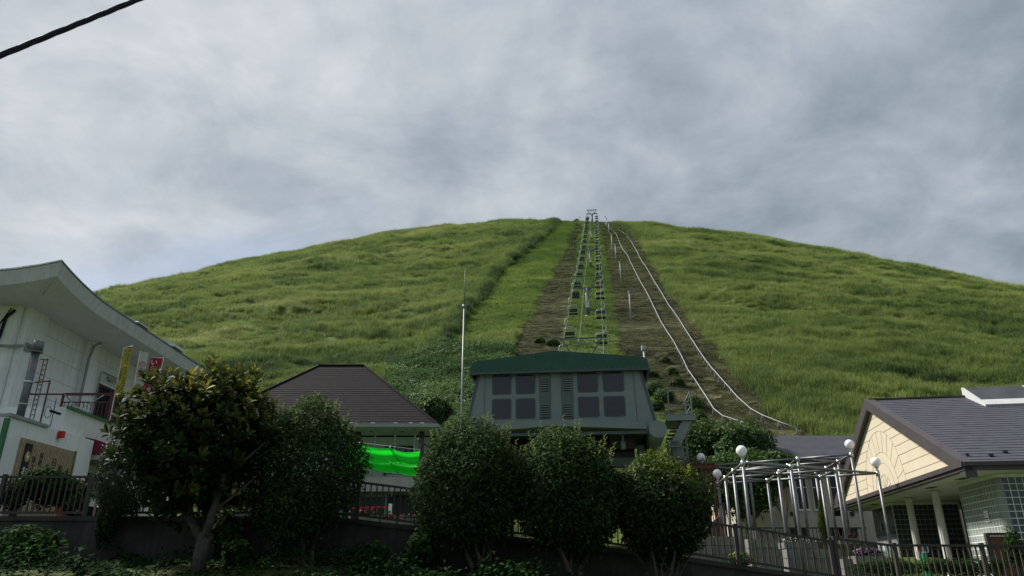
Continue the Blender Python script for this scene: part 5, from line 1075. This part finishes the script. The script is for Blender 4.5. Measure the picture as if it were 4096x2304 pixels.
# rake boards, eave fascia
sl_ = math.hypot(RY, RG - E0); nz, nyv = RY / sl_, (RG - E0) / sl_
for a, b in (((-.0, -.15, E0 - .07), (-.0, RY, RG)), ((-.0, GW + .15, E0 - .07), (-.0, RY, RG))):
    mb = MB(); d = .36; mb.hexa([(-.12, a[1], a[2] - d), (.2, a[1], a[2] - d), (.2, b[1], b[2] - d * 1.05), (-.12, b[1], b[2] - d * 1.05)], [(-.12, a[1], a[2] + .06), (.2, a[1], a[2] + .06), (.2, b[1], b[2] + .06), (-.12, b[1], b[2] + .06)])
    part('rake_board', mb, M['roof_trim'], GB, local=True)
part('eave_fascia', MB().box(-.1, XL, -.16, -.02, SF, E0 + .02).box(-.14, XL, -.24, -.161, E0 - .10, E0 + .015), M['roof_trim'], GB, local=True)
part('gable_sill', MB().box(-.14, .1, -.16, GW + .16, SF, SF + .2).box(-.2, -.141, -.2, GW + .2, SF + .1, SF + .25), M['roof_trim'], GB, local=True)
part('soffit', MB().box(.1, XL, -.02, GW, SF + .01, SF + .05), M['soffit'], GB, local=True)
for y_ in (1.9, 4.6, 11.5): part('soffit_lamp', MB().box(.55, .8, y_, y_ + .5, SF - .004, SF + .012), M['black_paint'], GB, local=True)
part('soffit_lamp', MB().box(2.2, 3.2, .3, .45, SF - .004, SF + .012), M['black_paint'], GB, local=True)
part('snow_guard', MB().box(.3, .38, .55, .65, E0 + .28, E0 + .37), M['machine'], GB, local=True)
for i in range(9): part('snow_guard', MB().box(.9 + .55 * i, 1.02 + .55 * i, .45 + .3 * (i % 2), .55 + .3 * (i % 2), E0 + .25 + .138 * (i % 2), E0 + .32 + .138 * (i % 2)), M['machine'], GB, local=True)
# cream pediment: siding boards round a fan of arches, joints cut as thin grooves
zb0 = SF + .2; ped = part('pediment', MB().prism([(.08, .35, zb0), (.08, GW - .35, zb0), (.08, RY, RG - .25)], (.1, 0, 0)), M['cream'], GB, local=True)
gv = []
def gtop(y): return zb0 + (RG - .25 - zb0) * (1 - abs(y - RY) / (RY - .35))
rb, rm, ri, rs_ = 2.45, 1.62, 1.2, .75; cz = zb0 - .12
def arc(r, asp=1.0): return [(RY + r * math.cos(a) * 1.0, cz + r * math.sin(a) * asp) for a in np.linspace(.05, PI - .05, 33)]
def groove(a, b, w=.013):
    part('joint', MB().bar((.077, a[0], a[1]), (.077, b[0], b[1]), w, .008, up=(1, 0, 0)), M['groove'], ped, local=True)
for r in (rb, rm, ri, rs_):
    q = arc(r); part('joint', MB().tube([(.079, a, b) for a, b in q], .008, 4), M['groove'], ped, local=True)
for k in range(1, 12):
    a = PI * k / 12; groove((RY + rm * math.cos(a), cz + rm * math.sin(a)), (RY + rb * math.cos(a), cz + rb * math.sin(a)), .01)
for k in range(1, 7):
    a = PI * k / 7; groove((RY + .1 * math.cos(a), cz + .12 + .1 * math.sin(a)), (RY + rs_ * math.cos(a), cz + rs_ * math.sin(a)), .013)
for k in range(1, 9):
    z = zb0 + .36 * k; hw = (RY - .35) * (1 - (z - zb0) / (RG - .25 - zb0)); yi = math.sqrt(max(0, rb ** 2 - (z - cz) ** 2))
    if hw > yi + .1:
        if yi > 0: groove((RY - hw, z), (RY - yi, z)); groove((RY + yi, z), (RY + hw, z))
        else: groove((RY - hw, z), (RY + hw, z))
# skylight on the ridge
ys0, ys1 = 6.25, 7.95
def rz_(y): return lerp(E0, RG, y / RY)
sk = part('skylight', MB().hexa([(3.7, ys0, rz_(ys0)), (13, ys0, rz_(ys0)), (13, ys1, RG - .1), (3.7, ys1, RG - .1)], [(3.7, ys0 - .05, rz_(ys0) + .09), (13, ys0 - .05, rz_(ys0) + .09), (13, ys1, rz_(ys1) + .37), (3.7, ys1, rz_(ys1) + .37)]), M['skylight_frame'], GB, local=True)
zA, zB = rz_(ys0) + .09, rz_(ys1) + .37
for i in range(4): xa = 3.8 + i * 2.25; part('skylight_pane', MB().hexa([(xa, ys0 + .03, lerp(zA, zB, .03)), (xa + 2.16, ys0 + .03, lerp(zA, zB, .03)), (xa + 2.16, ys1 - .04, lerp(zA, zB, .98)), (xa, ys1 - .04, lerp(zA, zB, .98))], [(xa, ys0 + .03, lerp(zA, zB, .03) + .012), (xa + 2.16, ys0 + .03, lerp(zA, zB, .03) + .012), (xa + 2.16, ys1 - .04, lerp(zA, zB, .98) + .012), (xa, ys1 - .04, lerp(zA, zB, .98) + .012)]), M['skylight'], sk, local=True)
# glass-block walls
part('glass_wall', MB().prism([(1.29 - .19 * math.cos(a), 1.11 - .19 * math.sin(a), 0) for a in np.linspace(0, PI / 2, 7)] + [(9, .92, 0), (9, 3.7, 0), (1.1, 3.7, 0)], (0, 0, SF)).box(9, XL - .5, .92, 9, 0, SF), M['grout'], GB, local=True); GWL = GB.children[-1]
part('glass_wall', MB().box(1.12, 3.8, 10.92, 13.8, 0, SF), M['grout'], GB, local=True)
bx_me = MB().box(.003, .02, -.088, .088, -.088, .088).mesh('glass_block', M['glass_block']); by_me = MB().box(-.088, .088, .003, .02, -.088, .088).mesh('glass_block', M['glass_block_shaded'])
rows = int(SF / .2)
for i in range(13):
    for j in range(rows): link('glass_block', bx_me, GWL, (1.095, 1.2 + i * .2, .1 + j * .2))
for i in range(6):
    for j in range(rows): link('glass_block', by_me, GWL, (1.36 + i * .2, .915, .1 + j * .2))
cnr = MB()
for j in range(rows):                     # rounded corner blocks
    q = [(1.1 + .19 - .2 * math.cos(a), .92 + .19 - .2 * math.sin(a)) for a in np.linspace(0, PI / 2, 6)]
    cnr.prism([(a, b, .007 + j * .2) for a, b in q] + [(1.3, 1.12, .007 + j * .2)], (0, 0, .186))
o = part('corner_block', cnr, M['glass_block'], GWL, local=True); o['kind'] = 'stuff'
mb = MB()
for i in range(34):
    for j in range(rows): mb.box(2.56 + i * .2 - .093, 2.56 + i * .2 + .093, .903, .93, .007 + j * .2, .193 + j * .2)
o = part('glass_block', mb, M['glass_block_shaded'], GWL, local=True); o['kind'] = 'stuff'
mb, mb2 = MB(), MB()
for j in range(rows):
    for i in range(14): (mb if j < 8 else mb2).box(1.103, 1.13, 11.02 + i * .2 - .093, 11.02 + i * .2 + .093, .007 + j * .2, .193 + j * .2)  # upper pier rows take the shaded colour copy
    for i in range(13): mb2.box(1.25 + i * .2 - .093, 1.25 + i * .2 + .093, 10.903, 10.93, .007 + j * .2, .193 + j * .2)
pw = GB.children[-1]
for mm, mtl in ((mb, M['glass_block']), (mb2, M['glass_block_shaded'])): o = part('glass_block', mm, mtl, pw, local=True); o['kind'] = 'stuff'
part('notice_plate', MB().box(1.07, 1.083, 1.85, 2.12, 1.75, 2.1), M['white_paint'], GB, local=True); nbp = GB.children[-1]
text('lettering', 'L', .12, M['black_paint'], nbp, (1.066, 1.985, 2.0), (PI / 2, 0, -PI / 2), .002, local=True); part('print', MB().box(1.066, 1.069, 1.9, 2.08, 1.84, 1.88).box(1.066, 1.069, 1.9, 2.08, 1.79, 1.81), M['black_paint'], nbp, local=True)
part('notice_plate', MB().box(1.07, 1.083, 12.6, 12.85, 2.0, 2.35), M['duct'], GB, local=True)
# porch: columns, back wall, door, pendant
for yc_ in (5.85, 8.7):
    cl = MB(); n = 20; prof = [(.165, 0), (.165, .12), (.135, .14), (.132, .5), (.118, SF - .22), (.15, SF - .16), (.15, SF - .1), (.19, SF - .08), (.19, SF)]
    ob = part('column', cl.lathe(prof, n, (1.12, yc_, 0)), M['column'], GB, True, True)
    for k in range(12): a = 2 * PI * k / 12; part('flute', MB().tube([(1.12 + .131 * math.cos(a), yc_ + .131 * math.sin(a), .2), (1.12 + .118 * math.cos(a), yc_ + .118 * math.sin(a), SF - .25)], .014, 4), M['column'], ob, local=True)
part('porch_wall', MB().box(3.9, 4.1, 3.7, 11, 0, SF), M['brown_wall'], GB, local=True); part('porch_wall', MB().box(1.12, 3.9, 3.7, 3.72, 0, .01), M['brown_wall'], GB, local=True)
dr = part('door', MB().box(3.86, 3.895, 6.9, 8.2, .02, 2.1), M['dark_glass'], GB, local=True)
part('frame', MB().box(3.8, 3.86, 6.78, 6.9, 0, 2.2).box(3.8, 3.86, 8.2, 8.32, 0, 2.2).box(3.8, 3.86, 6.9, 8.2, 2.1, 2.2), M['duct'], dr, local=True); part('door_panel', MB().box(3.83, 3.858, 6.9, 8.2, .02, .75), M['beige'], dr, local=True); part('door_notice', MB().box(3.845, 3.858, 7.3, 7.55, 1.15, 1.45), M['white_paint'], dr, local=True)
part('dark_recess', MB().box(3.86, 3.895, 3.8, 5.6, 0, SF - .3), M['black_paint'], GB, local=True); part('dark_recess', MB().box(3.8, 3.897, 5.7, 6.3, 0, SF - .2), M['rust'], GB, local=True)
part('pendant_lamp', MB().tube([(2.5, 5.0, SF), (2.5, 5.0, SF - .55)], .012, 5).tube([(2.5, 5.0, SF - .9), (2.5, 5.0, SF - .52)], .085, 12).tube([(2.5, 5.0, SF - .04), (2.5, 5.0, SF)], .07, 10), M['column'], GB, True, True)
part('plinth_step', MB().box(.6, 4.2, -.2, 14, -.35, .0), M['kerb'], GB, local=True)
# board hut in front of the corner
def gbw(x, y, z): return GB.location + Matrix.Rotation(R(-9.4), 3, 'Z') @ Vector((x, y, z - GBZ))
c = gbw(1.05, -.35, 0); p = at(4000, 2140, 21.0)
BX = thing('wooden_screen', 'dark weathered board screen in front of the glass block corner', 'screen', (p.x, 21.0, 1.2))
part('frame', MB().box(p.x - .42, p.x - .32, 20.95, 21.05, 1.2, p.z + .05).box(p.x + .32, p.x + .42, 20.95, 21.05, 1.2, p.z + .05).box(p.x - .32, p.x + .32, 20.95, 21.05, p.z - .02, p.z + .06), M['brown_metal'], BX)
for i in range(4): part('board', MB().box(p.x - .315 + i * .16, p.x - .165 + i * .16, 20.99, 21.02, 1.2, p.z - .03), M['rust'], BX)
# queue of small things in the yard, seen through the railing
def sign_stand(label, u, v0, v1, Y, w, face, marks=None):
    a, b = at(u, v0, Y), at(u, v1, Y); t = thing('standing_sign', label, 'sign', (b.x, Y, float(bench(b.x, Y))))
    part('leg', MB().box(b.x - .02, b.x + .02, Y - .02, Y + .02, float(bench(b.x, Y)), a.z - .1), M['steel'], t); f = part('face', MB().prism(rrect(a.x - w, a.x + w, b.z, a.z, Y - .04, .05), (0, .03, 0)), M['white_paint'], t); return t, a, b, f
t, a, b, f = sign_stand('white rimmed standing sign with a red and a blue field by the porch column', 3684, 2178, 2212, 22.6, .17, None)
part('red_field', MB().box(a.x - .14, a.x - .02, 22.545, 22.558, b.z + .04, a.z - .03), M['red_paint'], f); part('blue_field', MB().box(a.x + .02, a.x + .14, 22.545, 22.558, b.z + .04, a.z - .03), M['blue_sign'], f)
pg_ = at(3690, 2215, 22.5); part('green_base', MB().hexa([(pg_.x - .06, 22.4, 1.25), (pg_.x + .2, 22.4, 1.25), (pg_.x + .2, 22.5, 1.25), (pg_.x - .06, 22.5, 1.25)], [(pg_.x - .06, 22.4, pg_.z), (pg_.x + .07, 22.4, pg_.z), (pg_.x + .07, 22.5, pg_.z), (pg_.x - .06, 22.5, pg_.z)]), M['green_sign'], t)
sign_stand('small rounded white sign left of the pergola lamp post', 3544, 2178, 2206, 23.0, .09, None)
p = at(3470, 2215, 23.4); flowers('mauve petunias in a stone trough before the glass block wall', p, (.52, .25, .17), 700, M['pink'], 505)
p = at(3390, 2148, 27.5); flowers('dull red flowers by the conifer behind the pergola', p, (.35, .2, .12), 200, M['pinkred'], 506)
p = at(3190, 2165, 26.0); flowers('white and crimson flowers in the stone bed under the pergola', p, (.6, .3, .12), 350, M['white_cloth'], 507)
for i, (u, v, w, h, Y, lb) in enumerate([(2860, 2190, 260, 90, 26.5, 'long grey stone bed behind the sloping railing'), (3060, 2215, 130, 120, 25.0, 'dark stone block under the left of the pergola'), (3260, 2235, 230, 80, 25.6, 'dark stone steps under the middle of the pergola'), (3460, 2265, 170, 60, 23.4, 'stone edging under the mauve petunias'), (3050, 2140, 60, 40, 27.2, 'small stone pillar behind the pergola posts')]):
    a, b = at(u - w / 2, v - h / 2, Y), at(u + w / 2, v + h / 2, Y); zt = a.z; zg = min(b.z, float(bench(a.x, Y))) - .1
    sb = thing('stone_bed', lb, 'planter', (a.x, Y, zg), 'stone beds in the yard')
    n = max(2, int((b.x - a.x) / .45)); nr = max(1, int((zt - zg) / .28)); k = 0
    for r_ in range(nr):
        for c_ in range(n):
            xa = a.x + (b.x - a.x) * c_ / n; xb = a.x + (b.x - a.x) * (c_ + 1) / n; za_ = zg + (zt - zg) * r_ / nr; zb_ = zg + (zt - zg) * (r_ + 1) / nr; jy = random.uniform(-.03, .03)
            part('stone', MB().box(xa + .008, xb - .008, Y + jy, Y + .5, za_ + .006, zb_ - .006), M['stone'], sb)
for i, (u, v, Y, r, lb) in enumerate([(2960, 2235, 21, (.35, .25, .2), 'yellow green weeds at the pergola foot'), (3560, 2270, 19.5, (.9, .3, .22), 'overgrown weeds behind the right railing left of the columns'), (3900, 2270, 19.3, (1.0, .3, .25), 'overgrown weeds below the glass block corner'), (4060, 2200, 18.6, (.3, .25, .5), 'dark creeper on the railing at the right edge'), (3760, 2265, 19.2, (.6, .3, .2), 'grassy weeds at the foot of the porch columns')]):
    blob('weed_clump', lb, 'weeds', at(u, v, Y), r, int(900 * r[0] + 300), .12, .02, vm if i != 0 else olive_leaf, 420 + i, base=(at(u, v, Y).x, Y, float(bench(at(u, v, Y).x, Y))))

# ------------------------------------------------------------------ beige building behind the pergola
RBD = thing('beige_building', 'beige rendered building with a grey slate roof behind the pergola', 'building', (17, 40, 3.5))
xa, xb = 11.8, 24.0
part('wall', MB().box(xa, xb, 40, 47, 4.62, 7.1), M['beige'], RBD); part('plinth', MB().box(xa - .03, xb + .03, 39.97, 47, 2.9, 4.615), M['beige_low'], RBD)
z0, z1 = 7.22, 9.25
for i in range(20):
    f0, f1 = i / 20, min(1, (i + 1.1) / 20); a = [(11.6 + 2.0 * f0, lerp(39.2, 44, f0), lerp(z0, z1, f0)), (24.5, lerp(39.2, 44, f0), lerp(z0, z1, f0)), (24.5, lerp(39.2, 44, f1), lerp(z0, z1, f1)), (11.6 + 2.0 * f1, lerp(39.2, 44, f1), lerp(z0, z1, f1))]
    part('slate_course', MB().hexa(a, [(p[0], p[1] - .008, p[2] + .02) for p in a[:2]] + [(p[0], p[1] - .002, p[2] + .006) for p in a[2:]]), M['grey_roof'], RBD)
part('roof', MB().add([(11.6, 39.22, z0 - .03), (24.5, 39.22, z0 - .03), (24.5, 44, z1 - .03), (13.6, 44, z1 - .03), (11.6, 48, z0 - .03), (24.5, 48, z0 - .03)], [(0, 1, 2, 3), (3, 2, 5, 4), (0, 3, 4)]), M['grey_roof'], RBD)
part('eave_fascia', MB().box(11.6, 24.5, 39.1, 39.2, z0 - .22, z0), M['roof_trim'], RBD); part('soffit', MB().box(11.7, 24.5, 39.2, 40, z0 - .2, z0 - .16), M['roof_trim'], RBD)
for u in (3070, 3208, 3272, 3345, 3420):
    p = at(u, 1980, 40); w = part('window', MB().box(p.x - .3, p.x + .3, 39.95, 39.998, 4.66, 6.75), M['white_paint'], RBD)
    part('pane', MB().box(p.x - .25, p.x + .25, 39.93, 39.949, 4.72, 5.78), M['dark_glass'], w); part('pane', MB().box(p.x - .25, p.x + .25, 39.93, 39.949, 5.84, 6.7), M['dark_glass'], w); part('sill', MB().box(p.x - .34, p.x + .34, 39.9, 39.95, 4.6, 4.66), M['white_paint'], w)
for u in (3029, 3170, 3410): p = at(u, 2055, 39.9); part('wall_vent', MB().box(p.x - .1, p.x + .1, 39.9, 39.968, p.z - .1, p.z + .1), M['machine'], RBD)
for u in (3200, 3360, 3395): p = at(u, 2130, 39.9); part('cellar_window', MB().box(p.x - .5, p.x + .5, 39.93, 39.968, p.z - .25, p.z + .2), M['black_paint'], RBD)
# yard railing in front of it
ra, rb_ = at(2930, 2112, 31.0), at(3465, 2112, 31.0)
YR = thing('yard_railing', 'thin dark railing on the upper yard edge behind the pergola', 'railing', (ra.x, 31, ra.z - .9)); part('top_rail', MB().bar(ra, rb_, .05), M['brown_metal'], YR)
yb_me = MB().box(-.012, .012, -.012, .012, -.9, -.03).mesh('baluster', M['brown_metal'])
for i in range(36): link('baluster', yb_me, YR, ra.lerp(rb_, (i + .5) / 36) - YR.location)
part('edge_wall', MB().box(ra.x - 1, rb_.x + .3, 30.9, 31.2, 1.2, ra.z - .9), M['stone'], YR)
c = at(3288, 2060, 30.0); t = thing('slim_conifer', 'slim yellow green conifer behind the pergola posts', 'tree', (c.x, 30, float(bench(c.x, 30)) - .1)); part('trunk', MB().tube([t.location, (c.x, 30, c.z + .5)], [.04, .01], 6), M['bark'], t)
V, Fc, d, rr, g = crown(c, (.26, .26, .95), 2600, .09, .02, 610, .15, .5); zz2 = np.repeat((c.z + .95 - V.reshape(-1, 4, 3)[:, 0, 2]) / 1.9, 4); V[:, :2] = np.array((c.x, 30)) + (V[:, :2] - np.array((c.x, 30))) * np.clip(zz2 * 1.25, .15, 1)[:, None]
link('crown', arr_mesh('crown', V - np.asarray(t.location), Fc, olive_leaf, np.repeat(np.clip(.5 + .2 * g.normal(size=2600), 0, 1), 4)), t)

# ------------------------------------------------------------------ the two triangular steel pergolas with globe lamps
def pergola(label, A, B, Cc, z, lamps, lamplabels):
    A, B, Cc = [Vector((*q, 0)) for q in (A, B, Cc)]; t = thing('steel_pergola', label, 'pergola', (A.x, A.y, float(bench(A.x, A.y))), 'steel tube pergolas')
    P = {}
    for i in range(4):
        for j in range(4 - i): P[i, j] = A + (B - A) * i / 3 + (Cc - A) * j / 3
    for (i, j), p in P.items():
        g0 = float(bench(p.x, p.y)) - .2; up = .05 if (i, j) not in ((0, 0), (3, 0), (0, 3)) else .06
        part('post', MB().tube([(p.x, p.y, g0), (p.x, p.y, z + .03 + up)], .056, 12), M['bright_steel'], t, True)
        part('collar', MB().tube([(p.x, p.y, z - .1), (p.x, p.y, z + .07)], .07, 12), M['steel'], t, True)
        for di, dj in ((1, 0), (0, 1), (-1, 1)):
            q = P.get((i + di, j + dj))
            if q:
                d = (q - p).normalized() * .09; part('beam', MB().tube([Vector((p.x, p.y, z)) + d, Vector((q.x, q.y, z)) - d], .042, 10), M['bright_steel'], t, True)
    for k, lb in zip(lamps, lamplabels):
        p = (A, B, Cc)[k]; lp = thing('globe_lamp', lb, 'lamp', (p.x, p.y, z + .08), 'white globe lamps on the pergola posts')
        part('neck', MB().lathe([(.06, 0), (.045, .04), (.04, .08), (.08, .13), (.06, .16)], 14, (p.x, p.y, z + .08)), M['steel'], lp, True)
        n = 10; part('globe', MB().lathe([(max(.004, .175 * math.sin(PI * i / n)), -.175 * math.cos(PI * i / n)) for i in range(n + 1)], 20, (p.x, p.y, z + .39)), M['globe'], lp, True)
pergola('nearer triangular pergola of shiny steel tubes', (7.5, 24.0), (13.1, 26.6), (8.26, 29.9), 4.9, (0, 1, 2), ('largest white globe lamp on the left front pergola post', 'white globe lamp in front of the cream pediment, nearest the columns', 'white globe lamp lowest and left, beside the brown trellis posts'))
pergola('farther triangular pergola of shiny steel tubes set higher behind', (8.1, 31.6), (13.0, 28.2), (13.9, 34.0), 5.8, (0, 1), ('small white globe lamp above the brown rusty trellis', 'highest white globe lamp at the edge of the grey slate roof'))
# rusty trellis left of the pergolas
a, b = at(2715, 1880, 31), at(2850, 1880, 31); zt = a.z; TR = thing('rusty_trellis', 'rusty brown trellis shelter right of the yellow topped clipped tree', 'trellis', (a.x, 31, 2.2))
for x in (a.x + .15, (a.x + b.x) / 2 + .3, b.x - .1):
    for y in (30.6, 32.6): part('post', MB().box(x - .05, x + .05, y - .05, y + .05, 2.0, zt), M['rust'], TR)
for y in (30.5, 31.2, 31.9, 32.6): part('beam', MB().box(a.x - .2, b.x + .15, y - .06, y + .06, zt, zt + .14), M['rust'], TR)
for i in range(9): x = a.x - .1 + i * (b.x - a.x) / 8; part('slat', MB().box(x - .03, x + .03, 30.3, 32.9, zt + .145, zt + .2), M['rust'], TR)
for s in (0, 1): part('brace', MB().bar((a.x + .2 + s * .8, 30.6, zt - .9), (a.x + .7 + s * .7, 30.6, zt), .05), M['rust'], TR)
tv = MB(); 
for i in range(26): x = random.uniform(a.x - .2, b.x); tv.tube([(x, 30.4, zt + .2), (x + random.uniform(-.4, .4), 31, zt + .2 + random.uniform(.1, .35)), (x + random.uniform(-.6, .6), 31.6, zt + .22)], .015, 4)
part('dry_vine', tv, M['bark'], TR)
a, b = at(2840, 2015, 27.5), at(2888, 2015, 27.5); GT = thing('brown_gate', 'brown gate and sloping stair board left of the pergola', 'gate', (a.x, 27.5, 1.7))
part('frame', MB().box(a.x - .6, b.x + .1, 27.45, 27.55, a.z - .04, a.z + .02).box(b.x, b.x + .08, 27.46, 27.54, 1.7, a.z - .04).box(a.x - .6, a.x - .53, 27.46, 27.54, 1.7, a.z - .04), M['brown_metal'], GT)
for i in range(6): x = a.x - .45 + i * .15; part('bar', MB().box(x - .012, x + .012, 27.48, 27.52, 1.8, a.z - .04), M['brown_metal'], GT)
part('stair_board', MB().hexa([(a.x - .5, 28, 1.6), (b.x + .3, 28, 1.6), (b.x + .3, 28.1, 1.6), (a.x - .5, 28.1, 1.6)], [(a.x - .5, 28, 2.75), (b.x + .0, 28, 3.55), (b.x + .0, 28.1, 3.55), (a.x - .5, 28.1, 2.75)]), M['rust'], GT)

# ------------------------------------------------------------------ overhead cable near the camera
a, b = at(-10, 226, 3.6), at(600, -22, 4.2); d = b - a; pts = [a + d * f + Vector((0, 0, .02 * (f + 2) * (f - 6) * .05)) for f in np.linspace(-2.2, 7, 40)]
OC = thing('overhead_cable', 'thick dark twisted cable crossing the top left corner of the sky', 'cable', pts[0])
mb = MB()
for k in range(3):
    q = []
    for i, f in enumerate(np.linspace(-2.2, 7, 400)):
        c = a + d * f; ph = f * 15 + k * 2 * PI / 3; q.append(c + (Vector((0, 0, 1)) * math.cos(ph) + Vector((.3, -.9, 0)) * math.sin(ph)) * .0065)
    part('strand', MB().tube(q, .0145, 7), M['cable'], OC, True)
